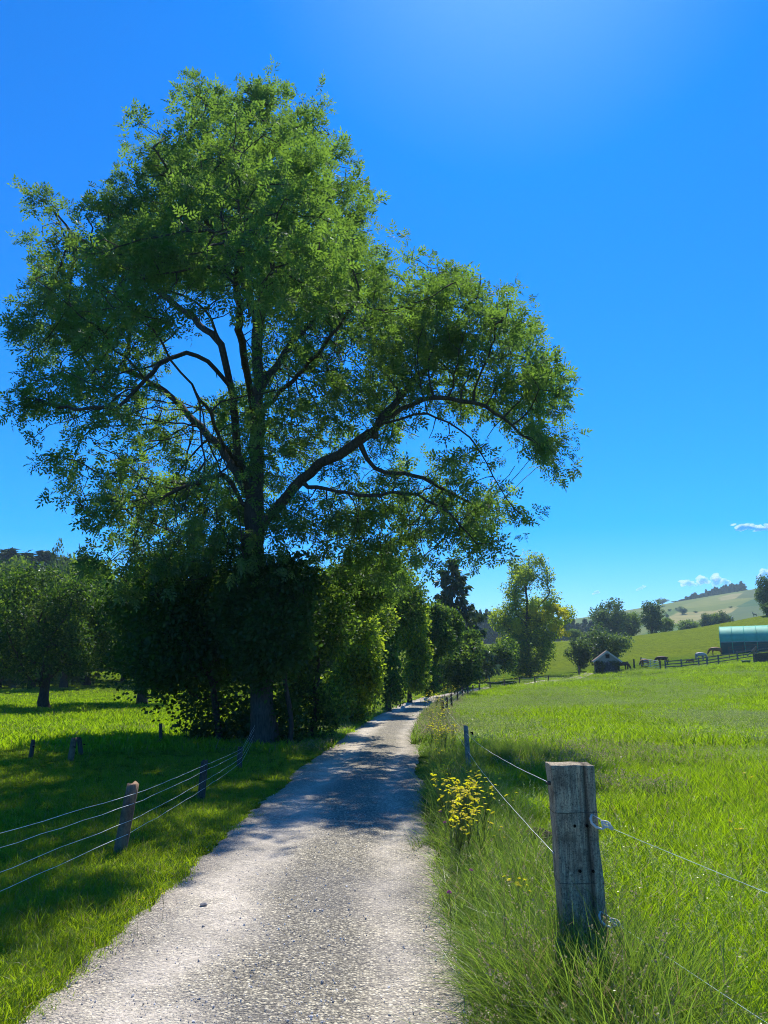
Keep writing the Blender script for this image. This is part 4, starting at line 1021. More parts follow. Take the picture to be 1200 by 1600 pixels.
# ------------------------------------------------------------------ fences
M['post'] = wood_mat('weathered_post', (.26, .21, .15), (.52, .44, .34), (.13, .105, .08))
M['dark_post'] = wood_mat('dark_post', (.06, .045, .035), (.17, .135, .10), (.035, .03, .025))
M['brown_post'] = wood_mat('brown_post', (.17, .10, .06), (.38, .25, .155), (.08, .05, .035))
M['rail'] = wood_mat('rail_wood', (.14, .12, .11), (.30, .27, .24), (.07, .06, .055))
M['wire'] = plain_mat('galvanised_wire', (.85, .85, .80), .42, .5, .3)
M['green_wire'] = plain_mat('pale_green_twine', (.42, .55, .48), .5, .4)
M['plastic'] = plain_mat('grey_plastic', (.66, .60, .52), .4, .5)
M['black'] = plain_mat('black_hole', (.006, .005, .004), .9, .1)
def round_post(h, r, lean=(0, 0), n=12, seed=0, broken=.0, sink=.25):
    r_ = np.random.default_rng(seed); zs = np.linspace(-sink, h, 9); V = []; prof = r_.uniform(.86, 1.1, n)
    for i, z in enumerate(zs):
        c = r*(1.06 - .10*(z+sink)/(h+sink))*(1 if i < len(zs)-1 else .93); ww = r_.uniform(.96, 1.04, n)
        for k in range(n):
            a = 2*math.pi*k/n; zz = z + (broken*r_.uniform(-1, .2) if i == len(zs)-1 else 0)
            V.append((c*prof[k]*ww[k]*math.cos(a) + lean[0]*z, c*prof[k]*ww[k]*math.sin(a) + lean[1]*z, zz))
    F = [(i*n+k, i*n+(k+1) % n, (i+1)*n+(k+1) % n, (i+1)*n+k) for i in range(len(zs)-1) for k in range(n)]
    V.append((lean[0]*h, lean[1]*h, h - broken*.5)); c = len(V)-1
    F += [((len(zs)-1)*n+k, (len(zs)-1)*n+(k+1) % n, c) for k in range(n)]
    m = MB(); m.add(V, F); return m
def wire(m, pts, rad, sag=.02, n=6, kink=.006):
    P = []
    for a, b in zip(pts, pts[1:]):
        a = np.array(a, float); b = np.array(b, float); k = max(4, int(np.linalg.norm(b-a)/.35)); k = min(k, 30)
        for i in range(k):
            q = i/k; p = a + (b-a)*q; p[2] -= 4*sag*q*(1-q)
            if i: p = p + rng.normal(0, kink, 3)*[.4, .4, 1]
            P.append(p)
    P.append(np.array(pts[-1], float)); m.tube(P, rad, n)

# ---- right fence with the thick sleeper post
def sleeper_mat():
    m, t, o = newmat('sleeper_wood'); P = obj_pos(t)
    sx = N(t, 'ShaderNodeSeparateXYZ'); t.links.new(P, sx.inputs[0])
    mp = N(t, 'ShaderNodeMapping'); mp.inputs['Scale'].default_value = (1, 1, .05); t.links.new(P, mp.inputs[0])
    gr = noise(t, 55, mp.outputs[0], 8, .7); g2 = noise(t, 140, mp.outputs[0], 5, .7); bl = noise(t, 7, P, 6, .7); fine = noise(t, 110, P, 6, .75)
    c = ramp(t, gr, [(.32, (.28, .21, .13)), (.5, (.54, .44, .29)), (.68, (.84, .68, .42))])
    c = mix(t, ramp(t, g2, [(.4, (0, 0, 0)), (.62, (.7, .7, .7))]), c, (.13, .12, .10))
    c = mix(t, ramp(t, bl, [(.50, (0, 0, 0)), (.64, (.8, .8, .8))]), c, (.16, .13, .09))
    c = mix(t, ramp(t, fine, [(.50, (0, 0, 0)), (.62, (.75, .75, .75))]), c, (.035, .032, .028))
    wob = math_(t, 'MULTIPLY', math_(t, 'SUBTRACT', noise(t, 2.2, mp.outputs[0], 3), .5), .10)
    zsl = math_(t, 'MULTIPLY', math_(t, 'SUBTRACT', sx.outputs[2], .9), -.035)
    d = math_(t, 'ABSOLUTE', math_(t, 'SUBTRACT', math_(t, 'ADD', math_(t, 'ADD', sx.outputs[0], wob), 0.), math_(t, 'ADD', zsl, .028)))
    crack = ramp(t, d, [(.0, (1, 1, 1)), (.006, (.75, .75, .75)), (.02, (0, 0, 0))])
    c = mix(t, math_(t, 'MULTIPLY', crack, .8), c, (.035, .024, .015))
    foot = ramp(t, math_(t, 'ADD', sx.outputs[2], math_(t, 'MULTIPLY', bl, .5)), [(.45, (.75, .75, .75)), (.75, (0, 0, 0))])
    c = mix(t, foot, c, (.05, .045, .035))
    h = math_(t, 'SUBTRACT', math_(t, 'ADD', gr, math_(t, 'ADD', math_(t, 'MULTIPLY', fine, .6), math_(t, 'MULTIPLY', g2, .5))), math_(t, 'MULTIPLY', crack, 1.6))
    principled(t, o, c, .9, bump(t, h, 1., .008), .15); return m
PB = np.array([1.14, 4.70, float(zt(1.14, 4.7))])
fr = empty('wire_fence', PB, label='wire fence right of the road, its nearest post a thick weathered railway sleeper', cat='fence')
PH, PW, PD = 1.235, .245, .155
bm = bmesh.new(); bmesh.ops.create_cube(bm, size=1.)
bmesh.ops.scale(bm, vec=(PW, PD, PH+.3), verts=bm.verts); bmesh.ops.translate(bm, vec=(0, 0, (PH-.3)/2), verts=bm.verts)
bmesh.ops.bevel(bm, geom=list(bm.edges), offset=.010, segments=2, affect='EDGES', profile=.6)
bmesh.ops.subdivide_edges(bm, edges=[e for e in bm.edges if e.calc_length() > .1], cuts=14, use_grid_fill=True)
r_ = np.random.default_rng(4)
for v in bm.verts:
    x, y, z = v.co; nz = .0032*math.sin(z*9+x*30)+.0025*math.sin(z*23+y*40+2)+.0018*math.sin(z*61+x*90)
    cr = math.exp(-((x-.028-.03*(.9-z))/.012)**2)*(1 if y < -PD*.3 else 0)*.008
    v.co.x += nz*(1 if x > 0 else -1)*(abs(x) > PW*.4) - .043*z; v.co.y += nz*(abs(y) > PD*.4)*(1 if y > 0 else -1) + cr
    if z > PH-.012: v.co.z += .0015*math.sin(x*38+1)
me = bpy.data.meshes.new('sleeper_post'); bm.to_mesh(me); bm.free(); me.materials.append(sleeper_mat())
sp = mobj('sleeper_post', me, fr, label='thick squared sleeper post, grey and cracked, leaning slightly left')
def pl(x, z, y=-PD/2): return np.array([x - .043*z, y, z])
for x, z in ((-.018, .905), (.052, .905), (-.010, .665), (.064, .665)):
    m = MB(); c = pl(x, z); m.tube([c + [0, .01, 0], c + [0, -.0065, 0]], .0085, 12); m.build('painted_bolt_hole', M['black'], sp)  # black pegs paint the darkness inside the bolt holes
m = MB(); m.box((-PW/2-.043*1.13-.012, -PD*.2, 1.13), (.03, .03, .02), bev=.006); m.tube([(-PW/2-.043*1.13-.03, -PD*.2, 1.13), (-PW/2-.043*1.13, -PD*.2, 1.13)], .005, 8); m.build('staple', M['dark_post'], sp)
for z in (.975, .60):   # tie wires wrapped round the post
    m = MB()
    q = [pl(-PW/2-.006, z), pl(-PW/2-.006, z, PD/2+.006), pl(PW/2+.006, z+.004, PD/2+.006), pl(PW/2+.006, z), pl(.05, z+.003, -PD/2-.006), pl(-.06, z-.002, -PD/2-.006), pl(-PW/2-.006, z, -PD/2-.006)]
    m.tube(q, .0015, 5); m.build('tie_wire', M['dark_post'], sp)
nextp = np.array([2.75, -3.0, float(zt(2.75, -3))]) - PB
ends = []
for z, dx in ((.93, .0), (.42, .0)):
    c = pl(PW/2-.035, z, -PD/2-.012); e_ = pl(PW/2+.055, z-.018, -PD/2-.055); ends.append(e_)
    m = MB()
    lp = [pl(.085, z+.035, -PD/2-.004), pl(.072, z+.018, -PD/2-.016), pl(.074, z-.005, -PD/2-.024), pl(.095, z-.026, -PD/2-.034), pl(.125, z-.034, -PD/2-.042), pl(.150, z-.022, -PD/2-.048)]
    m.tube(lp, [.006, .007, .0075, .0075, .006, .005], 8)
    m.tube([pl(.088, z+.036, -PD/2-.004), pl(.12, z+.018, -PD/2-.03), pl(.150, z-.002, -PD/2-.05)], .0028, 6)
    for k in range(3):
        o_ = np.array([0, 0, .012*(k-1)]); m.tube([pl(.132, z-.002, -PD/2-.04)+o_, pl(.158, z-.008, -PD/2-.050)+o_*1.2, pl(.182, z-.030, -PD/2-.062)+o_*.3], .0052, 7)
    m.tube([pl(.128, z+.012, -PD/2-.038), pl(.132, z-.026, -PD/2-.042)], .006, 8); m.tube([pl(.168, z+.002, -PD/2-.055), pl(.176, z-.036, -PD/2-.06)], .0045, 8)
    m.build('insulator', M['plastic'], sp, smooth=True)
    ends[-1] = pl(.184, z-.030, -PD/2-.062)
m = MB()
b_ = nextp + [0, 0, .95]; wire(m, [ends[0], b_], .0015, .05, 6, .001)
b_ = nextp + [0, 0, .42]; wire(m, [ends[1], b_], .0014, .04, 6, .001)
m.build('wire', M['green_wire'], fr, smooth=True)
m = round_post(1.25, .075, (.02, 0), seed=9); o = m.build('fence_post', M['dark_post'], fr, True); o.location = tuple(nextp)
PX = [(733, 1213, 1133, .050), (692, 1119, 1096, .060), (698, 1116, 1089, .055), (706, 1111, 1084, .055), (715, 1102, 1080, .055), (723, 1094, 1073, .06), (731, 1090, 1071, .06), (739, 1085, 1070, .06),
      (749, 1082, 1067, .07), (766, 1077, 1065, .07), (788, 1074, 1062, .08), (812, 1070, 1058, .08), (836, 1067, 1058, .08), (857, 1064, 1055, .08)]
tops = [(PB + pl(-PW/2-.01, 1.13, 0), PB + pl(-PW/2-.01, .74, 0))]
for i, (px, pb, ptp, r0) in enumerate(PX):
    b = g(px, pb); h = at(px, ptp, b[1])[2]-b[2]; ln = r_.uniform(-.03, .03)
    if i == 0: ln = -.05
    o = round_post(h, r0, (ln, 0), seed=20+i, broken=.02, sink=.2).build('fence_post', M['post'] if i == 0 else M['dark_post'], fr, True)
    o.location = tuple(b - PB)
    if i == 0:
        m = MB(); m.tube([(.04, -.03, h-.13), (.075, -.045, h-.14)], .012, 8); m.tube([(.075, -.045, h-.12), (.075, -.045, h-.17)], .016, 8); m.build('ring_insulator', M['black'], o)
    tops.append((b + [ln*h*.85, -.03, h*.84], b + [ln*h*.5, -.03, h*.50]))
for k in (0, 1):
    m = MB(); wire(m, [t_[k]-PB for t_ in tops[:3]], .0016, .05, 6, .0012); m.build('wire', M['wire'], fr, smooth=True)
    m = MB(); wire(m, [t_[k]-PB for t_ in tops[2:]], .0030, .02, 4, .004); m.build('wire', M['wire'], fr, smooth=True)
# ---- left fence
lf0 = g(187, 1335)
fl_ = empty('wire_fence', lf0, label='four-strand wire fence on short leaning posts in the shade left of the road', cat='fence')
LP_ = []
P0 = np.array([-3.35, .8, float(zt(-3.35, .8))])
LP_.append((P0, .85, .06, (0, 0), 'dark_post'))
for px, pb, pt, r0, dxp, mt in ((187, 1335, 1222, .062, 14, 'brown_post'), (314, 1250, 1187, .055, 3, 'dark_post'), (374, 1200, 1166, .055, 0, 'dark_post'), (394, 1163, 1122, .05, 4, 'post')):
    b = g(px, pb); h = at(px, pt, b[1])[2]-b[2]; LP_.append((b, h, r0, ((dxp)*b[1]/1200/h, 0), mt))
for i, (b, h, r0, ln, mt) in enumerate(LP_):
    o = round_post(h, r0, ln, seed=60+i, broken=.035, sink=.2).build('fence_post', M[mt], fl_, True); o.location = tuple(b - lf0)
for q in (.72, .60, .40, .24) :
    m = MB(); wire(m, [b - lf0 + [ln[0]*h*q*1.15 + r0*.9, -r0*.7, h*q*1.18 if h > .7 else h*q*1.25] for b, h, r0, ln, mt in LP_], .0022, .012, 5, .004); m.build('wire', M['wire'], fl_, smooth=True)
# ---- lone old posts in the left meadow
for px, pb, pt, r0, dxp, lab in ((48, 1184, 1155, .05, 2, 'rotten stub post at the far left of the left meadow, sunk in tall grass'),
                            (110, 1190, 1152, .065, 3, 'pale old post standing upright, left one of the pair in the meadow'),
                            (127, 1180, 1152, .055, -5, 'old post leaning left, right one of the pair in the meadow'),
                            (251, 1164, 1130, .05, -2, 'thin dark post by itself between the meadow pair and the hazel')):
    b = g(px, pb); h = at(px, pt, b[1])[2]-b[2]
    e = empty('fence_post', b, label=lab, cat='post', group='old posts across the left meadow')
    round_post(h, r0, (dxp*b[1]/1200/h, 0), seed=int(px), broken=.04, sink=.2).build('stake', M['brown_post' if px == 110 else 'dark_post'], e, True)
    m = MB(); m.tube([(r0*.8, -r0*.6, h*.62), (r0*1.7, -r0*.8, h*.60)], .012, 7); m.build('insulator', M['black'], e)
# ---- loose posts by the hut
for px, pb, pt, lab in ((905, 1055, 1042, 'short dark post beside the pale path left of the stone hut'), (981, 1046, 1034, 'leaning dark post just right of the stone hut'), (991, 1043, 1030, 'thick dark gate post between hut and field gate')):
    b = g(px, pb); h = at(px, pt, b[1])[2]-b[2]
    e = empty('fence_post', b, label=lab, cat='post', group='dark posts around the stone hut')
    round_post(h, .13, (0, 0), seed=px, sink=.2).build('stake', M['dark_post'], e, True)
    m = MB(); m.box((0, 0, h+.01), (.30, .30, .05), bev=.015); m.build('cap', M['dark_post'], e)

# ------------------------------------------------------------------ stone hut
def stone_wall_mat():
    m, t, o = newmat('rubble_wall'); P = obj_pos(t)
    v = N(t, 'ShaderNodeTexVoronoi', feature='F1'); v.inputs['Scale'].default_value = 4.2; t.links.new(P, v.inputs['Vector'])
    sp_ = N(t, 'ShaderNodeSeparateColor'); t.links.new(v.outputs['Color'], sp_.inputs[0])
    sz_ = N(t, 'ShaderNodeSeparateXYZ'); t.links.new(P, sz_.inputs[0])
    st_ = ramp(t, sp_.outputs[0], [(0, (.035, .04, .05)), (.6, (.12, .13, .14)), (1, (.34, .34, .32))])
    st_ = mix(t, ramp(t, v.outputs['Distance'], [(.25, (0, 0, 0)), (.6, (1, 1, 1))]), st_, (.03, .035, .04))
    f = ramp(t, math_(t, 'ADD', sz_.outputs[2], math_(t, 'MULTIPLY', noise(t, 1.6, P, 4), 1.0)), [(1.55, (0, 0, 0)), (1.9, (1, 1, 1))])
    f = N(t, 'ShaderNodeMapRange'); f.inputs['From Min'].default_value = 1.9; f.inputs['From Max'].default_value = 2.3
    t.links.new(math_(t, 'ADD', sz_.outputs[2], math_(t, 'MULTIPLY', noise(t, 1.8, P, 4), .9)), f.inputs[0])
    c = mix(t, f.outputs[0], st_, (.28, .28, .26))
    principled(t, o, c, .9, bump(t, v.outputs['Distance'], -.6, .06), .1); return m
hb = g(950, 1051); W2, EH, AH, HD = 1.75, 1.85, 3.15, 4.2
hut = empty('stone_hut', hb, R(-12), label='small gabled stone hut with pale upper gable and one dark opening beside the pale path', cat='hut')
m = MB(); m.add([(-W2, 0, -.4), (W2, 0, -.4), (W2, 0, EH), (0, 0, AH), (-W2, 0, EH), (-W2, HD, -.4), (W2, HD, -.4), (W2, HD, EH), (0, HD, AH), (-W2, HD, EH)],
                [(0, 1, 2, 3, 4), (9, 8, 7, 6, 5), (1, 6, 7, 2), (5, 0, 4, 9)])
m.build('wall', stone_wall_mat(), hut)
m = MB()
sl_ = (AH-EH)/W2
for s_ in (-1, 1):
    xo = W2+.38; zo = AH - sl_*xo
    m.add([(0, -.3, AH+.02), (s_*xo, -.3, zo+.02), (s_*xo, HD+.3, zo+.02), (0, HD+.3, AH+.02), (0, -.3, AH+.14), (s_*xo, -.3, zo+.14), (s_*xo, HD+.3, zo+.14), (0, HD+.3, AH+.14)],
          [(0, 1, 2, 3), (7, 6, 5, 4), (0, 4, 5, 1), (1, 5, 6, 2), (2, 6, 7, 3)])
m.build('roof', plain_mat('roof_tiles', (.16, .12, .10), .85, .2, 0, .4, 3), hut)
m = MB()
for s_ in (-1, 1): m.bar((0, -.33, AH-.02), (s_*(W2+.36), -.33, AH-sl_*(W2+.36)-.02), .05, .22)
m.build('bargeboard', plain_mat('pale_board', (.52, .50, .45), .8), hut)
m = MB(); m.box((.05, -.02, 2.42), (.52, .08, .5)); wn = m.build('window', M['black'], hut)
m = MB(); m.box((.05, -.05, 2.70), (.66, .06, .07)); m.box((.05, -.05, 2.14), (.66, .06, .07)); m.box((-.25, -.05, 2.42), (.06, .06, .49)); m.box((.35, -.05, 2.42), (.06, .06, .49)); m.build('frame', M['rail'], wn)
P_ = np.stack([rng.uniform(-W2, W2, 1500), rng.uniform(-.22, -.02, 1500), rng.uniform(0, 1., 1500)**1.5*1.75], 1); P_ = P_[np.abs(P_[:, 0])*.5 + smooth_noise(P_[:, 0]*2, P_[:, 2]*2, 1.5) > .35]
mobj('ivy', quads_mesh('ivy', [leaf_quads(P_, .17, None, .3, .2, .8)], [M['dark_leaf']]), hut)

# ------------------------------------------------------------------ arched barn
bb = g(1127, 1022); HB = at(1127, 978, bb[1])[2]-bb[2]
barn = empty('arched_barn', bb, R(-7), label='teal round-roofed fabric barn standing on the slope at the right edge', cat='barn')
barn.rotation_euler = (0, R(-1), R(-25))
mt_, t, o = newmat('teal_fabric'); P = obj_pos(t)
c = ramp(t, noise(t, .9, P, 5, .6), [(.3, (.04, .33, .22)), (.7, (.08, .46, .32))])
principled(t, o, c, .55, None, .12)
mt2, t, o = newmat('shaded_teal_fabric'); principled(t, o, ramp(t, noise(t, 1.5, obj_pos(t), 4), [(.3, (.006, .06, .06)), (.7, (.012, .09, .085))]), .6, None, .3)  # shaded copy of the roof fabric: wall shade put into a darker teal
BL, BW_, SW = 26., 8.5, HB*.42
def arch(x, off=0.):
    pts = []
    for k in range(25):
        a = math.pi*k/24; pts.append((x, BW_/2 - (BW_/2+off)*math.cos(a), SW + (HB-SW+off)*math.sin(a)))
    return pts
m = MB(); V = arch(0)+arch(BL); n = 25
m.add(V, [(i, i+1, n+i+1, n+i) for i in range(24)]); m.build('roof', mt_, barn, True)
m = MB(); m.add([(0, 0, -1.2), (BL, 0, -1.2), (BL, 0, SW), (0, 0, SW), (0, BW_, -1.2), (BL, BW_, -1.2), (BL, BW_, SW), (0, BW_, SW)], [(0, 1, 2, 3), (7, 6, 5, 4)])
e0 = arch(0); m.add([(0, 0, -1.2)] + e0 + [(0, BW_, -1.2)], [tuple(range(27))]); m.add([(BL, 0, -1.2)] + arch(BL) + [(BL, BW_, -1.2)], [tuple(range(26, -1, -1))])
m.build('wall', mt2, barn)
for k in range(14):
    m = MB(); m.tube([(k*2.0, 0-.03, -.8)] + [(k*2.0, y, z) for _, y, z in arch(0, .03)], .055, 6); m.build('hoop', mt_, barn, True)
m = MB(); m.box((BL/2, -.06, SW), (BL, .10, .16)); m.build('gutter', plain_mat('grey_strip', (.20, .34, .34), .5), barn)

# ------------------------------------------------------------------ paddock rails
def zrow(px, pb): return g(px, pb)
RP = [(1037, 1036, 1024), (1062, 1033, 1021), (1089, 1030, 1017), (1102, 1029, 1017), (1120, 1027.5, 1014), (1150, 1025.5, 1011), (1180, 1024, 1008), (1212, 1022, 1007)]
rb = []
for px, pb, pt in RP:
    Y = 122.; x = at(px, 1000, Y)[0]; rb.append(np.array([x, Y, float(zt(x, Y))]))
root = empty('rail_fence', rb[0], label='grey wooden rail fence climbing from the field gate to the teal barn', cat='fence')
for i, b in enumerate(rb):
    m = MB(); m.box((0, 0, .62 if i != 6 else .8), (.20, .18, 1.64 if i != 6 else 2.0), bev=.02); o = m.build('fence_post', M['rail'] if i != 6 else M['brown_post'], root); o.location = tuple(b-rb[0])
for z in (.38, .82, 1.26):
    for a, b in zip(rb, rb[1:]):
        m = MB(); m.bar(a-rb[0]+[0, -.12, z+r_.uniform(-.04, .04)], b-rb[0]+[0, -.12, z+r_.uniform(-.04, .04)], .05, .15); m.build('rail', M['rail'], root)
m = MB(); m.bar(rb[5]-rb[0]+[1.4, -.2, .75], rb[6]-rb[0]+[0, -.2, 1.75], .06, .14); m.build('brace', M['rail'], root)
ga = g(1003, 1041); gb = np.array([rb[0][0]-.9, rb[0][1]-.1, 0.]); gb[2] = float(zt(gb[0], gb[1]))
root = empty('field_gate', ga, label='pale metal field gate closing the gap at the left end of the rail fence', cat='gate')
metal = plain_mat('galvanised_gate', (.50, .52, .52), .45, .5, .4)
m = MB(); 
for q in (0, .5, 1): m.tube([(gb-ga)*q + [0, 0, .1], (gb-ga)*q + [0, 0, 1.35]], .05, 8)
m.build('frame', metal, root)
for z in (.2, .45, .7, 1.0, 1.3):
    m = MB(); m.tube([(0, 0, z), gb-ga+[0, 0, z]], .04, 6); m.build('bar', metal, root)
for q, nm in ((-.02, 'gate_post'), (1.02, 'gate_post')):
    m = MB(); m.box((0, 0, .6), (.2, .2, 1.7), bev=.02); o = m.build(nm, M['dark_post'], root); o.location = tuple((gb-ga)*q)
# far paddock line of thin rails in front of the barn
a = at(1139, 1018, 128.); a[2] = zt(a[0], a[1]); b = at(1204, 1014, 128.); b[2] = zt(b[0], b[1])
root = empty('pipe_barrier', a, label='thin dark pipe barrier in front of the teal barn wall', cat='barrier')
for q in np.linspace(0, 1, 4):
    m = MB(); m.tube([(b-a)*q, (b-a)*q+[0, 0, 1.9]], .05, 6); m.build('upright', M['dark_post'], root)
for z in (1.0, 1.4, 1.8):
    m = MB(); m.tube([(0, 0, z), b-a+[0, 0, z]], .03, 6); m.build('bar', M['dark_post'], root)
# dark boarded pen at the right edge
a = g(1181, 1037); b = g(1222, 1033)
root = empty('board_fence', a, label='low dark boarded fence of upright planks cut by the right edge', cat='fence')
nb = 14
m = MB()
for i in range(nb):
    q = (i+.5)/nb; c = (b-a)*q; m.box((c[0], c[1], c[2]+.62), (abs(b-a)[0]/nb*.9, .06, 1.45+r_.uniform(-.08, .08)), bev=.01)
m.build('board', M['dark_post'], root)
for z in (.35, 1.0):
    m = MB(); m.bar((0, -.06, z), b-a+[0, -.06, z], .05, .14); m.build('rail', M['dark_post'], root)
m = MB(); m.box((-.15, 0, .8), (.22, .22, 2.1), bev=.02); m.build('post', M['brown_post'], root)
# trough
tb = g(1166, 1038)
root = empty('water_trough', tb, label='low teal tub for water standing in the pasture in front of the rail fence', cat='trough')
teal = plain_mat('teal_plastic', (.015, .16, .14), .45, .4)
m = MB(); K = 20; V = []
prof = [(.45, .0), (.62, .50), (.68, .52), (.66, .55), (.58, .52), (.42, .12)]
for r0, z in prof:
    for k in range(K): V.append((r0*1.0*math.cos(2*math.pi*k/K), r0*.8*math.sin(2*math.pi*k/K), z))
F = [(i*K+k, i*K+(k+1) % K, (i+1)*K+(k+1) % K, (i+1)*K+k) for i in range(len(prof)-1) for k in range(K)] + [tuple(range(K-1, -1, -1))]
m.add(V, F); m.build('tub', teal, root, True)
m = MB(); m.add([(.565*math.cos(2*math.pi*k/K), .45*math.sin(2*math.pi*k/K), .44) for k in range(K)], [tuple(range(K))]); m.build('water', plain_mat('water', (.05, .10, .10), .05, .5), root)

# ------------------------------------------------------------------ animals
def coat(name, base, patch, amount=.5, scale=1.6):
    m, t, o = newmat(name); P = obj_pos(t); n = noise(t, scale, P, 2)
    c = ramp(t, n, [(amount-.01, base), (amount+.01, patch)]); c = mix(t, ramp(t, noise(t, 9, P, 4), [(.4, (0, 0, 0)), (.7, (.3, .3, .3))]), c, tuple(x*.6 for x in base))
    principled(t, o, c, .6, None, .3); return m
def quadruped(name, L_, H_, chest, belly, neck, head, legr, mat, graze=True, tail=.06):
    """one skinned surface: trunk, neck, head, four jointed legs, tail; faces +x, feet at z=0"""
    V, E, Rr = [], [], []
    def v(p, r, par=None):
        V.append(p); Rr.append(r); i = len(V)-1
        if par is not None: E.append((par, i))
        return i
    zb = H_*.78
    hip = v((-L_*.42, 0, zb+.02*H_), (chest*.92, chest)); mid = v((0, 0, zb-.02*H_), (belly, belly*1.02), hip); sh = v((L_*.36, 0, zb), (chest*.85, chest*1.05), mid)
    if graze:
        n1 = v((L_*.60, 0, zb-.02*H_), (neck, neck*1.35), sh); n2 = v((L_*.80, 0, zb*.55), (neck*.75, neck*.95), n1); pl_ = v((L_*.88, 0, zb*.30), (head, head*1.1), n2)
        ms = v((L_*.93, 0, zb*.10), (head*.6, head*.62), pl_); er = (L_*.86, zb*.42)
    else:
        n1 = v((L_*.55, 0, zb+.20*H_), (neck, neck*1.35), sh); n2 = v((L_*.68, 0, zb+.42*H_), (neck*.75, neck*.95), n1); pl_ = v((L_*.80, 0, zb+.44*H_), (head, head*1.1), n2)
        ms = v((L_*1.02, 0, zb+.28*H_), (head*.6, head*.62), pl_); er = (L_*.70, zb+.55*H_)
    for s_ in (-1, 1): v((er[0], s_*head*.8, er[1]+(.03*H_)), (.02*H_, .02*H_), pl_)
    for s_ in (-1, 1):
        f0 = v((L_*.34, s_*chest*.62, zb-.18*H_), (legr*1.9, legr*1.6), sh); f1 = v((L_*.35+.03*s_, s_*chest*.60, H_*.34), (legr, legr), f0); f2 = v((L_*.34+.05*s_, s_*chest*.60, H_*.08), (legr*.7, legr*.7), f1)
        v((L_*.37+.05*s_, s_*chest*.60, .01), (legr*.95, legr*.9), f2)
        h0 = v((-L_*.38, s_*chest*.66, zb-.20*H_), (legr*2.3, legr*2.0), hip); h1 = v((-L_*.53+.04*s_, s_*chest*.62, H_*.36), (legr*1.05, legr*.95), h0); h2 = v((-L_*.49+.06*s_, s_*chest*.62, H_*.08), (legr*.7, legr*.7), h1)
        v((-L_*.46+.06*s_, s_*chest*.62, .01), (legr*.95, legr*.9), h2)
    t1 = v((-L_*.56, 0, zb+.04*H_), (tail*.7, tail*.7), hip); t2 = v((-L_*.62, 0, zb*.6), (tail, tail), t1); v((-L_*.60, 0, zb*.38), (tail*.4, tail*.4), t2)
    me = bpy.data.meshes.new(name); me.from_pydata(V, E, []); o = bpy.data.objects.new(name, me); link(o)
    sm = o.modifiers.new('skin', 'SKIN'); o.modifiers.new('smooth', 'SUBSURF').levels = 2; o.modifiers['smooth'].render_levels = 2
    sm.use_smooth_shade = True
    for i, r0 in enumerate(Rr): me.skin_vertices[0].data[i].radius = r0
    me.skin_vertices[0].data[0].use_root = True
    dg = bpy.context.evaluated_depsgraph_get(); m2 = bpy.data.meshes.new_from_object(o.evaluated_get(dg)); bpy.data.objects.remove(o)
    m2.name = name; m2.materials.clear(); m2.materials.append(mat); return m2
bay = coat('bay_coat', (.085, .028, .012), (.60, .56, .52), .64, 1.3); chest_ = coat('chestnut_coat', (.30, .11, .035), (.60, .55, .5), .70, 1.1); grey = coat('grey_coat', (.42, .40, .37), (.25, .24, .23), .55)
hm = quadruped('horse', 1.5, 1.4, .33, .37, .18, .15, .08, bay); hm2 = hm.copy(); hm2.materials.clear(); hm2.materials.append(chest_); hm3 = hm.copy(); hm3.materials.clear(); hm3.materials.append(grey)
cm = quadruped('cow', 1.6, 1.3, .30, .36, .17, .13, .075, grey, False, .04)
def animal(me, px, pb, rz, lab, cat, grp, Y=None, s_=1.):
    b = g(px, pb) if Y is None else at(px, pb, Y)
    if Y: b[2] = zt(b[0], b[1])
    o = mobj(cat, me); o.location = tuple(b); o.rotation_euler = (0, 0, rz); o.scale = (s_,)*3; tag(o, lab, cat, grp)
    return o
HGp = 'horses in the paddock'
animal(hm, 972, 1043, R(-15), 'dark bay horse grazing just right of the stone hut', 'horse', HGp, 126)
animal(hm, 1035, 1030, R(160), 'bay horse with white patches grazing behind the left end of the rail fence', 'horse', HGp, 130)
animal(hm2, 1008, 1036, R(200), 'small chestnut horse behind the pale field gate', 'horse', HGp, 130, .85)
animal(hm3, 1094, 1026, R(10), 'pale grey horse behind the middle of the rail fence', 'horse', HGp, 130)
animal(hm2, 1079, 1028, R(175), 'chestnut foal lying low behind the middle rails', 'horse', HGp, 127, .6)
animal(hm2, 1119, 1020, R(165), 'bright chestnut horse at the left end of the teal barn', 'horse', HGp, 138, 1.05)
o1 = animal(cm, 1144, 964, R(250), 'pale cow on the slope edge beside the last of the row of trees', 'cow', 'cows on the near slope', 219, .8)
o2 = animal(cm, 1179, 957, R(200), 'pale cow standing alone on the slope above the teal barn roof', 'cow', 'cows on the near slope', 219, .75)

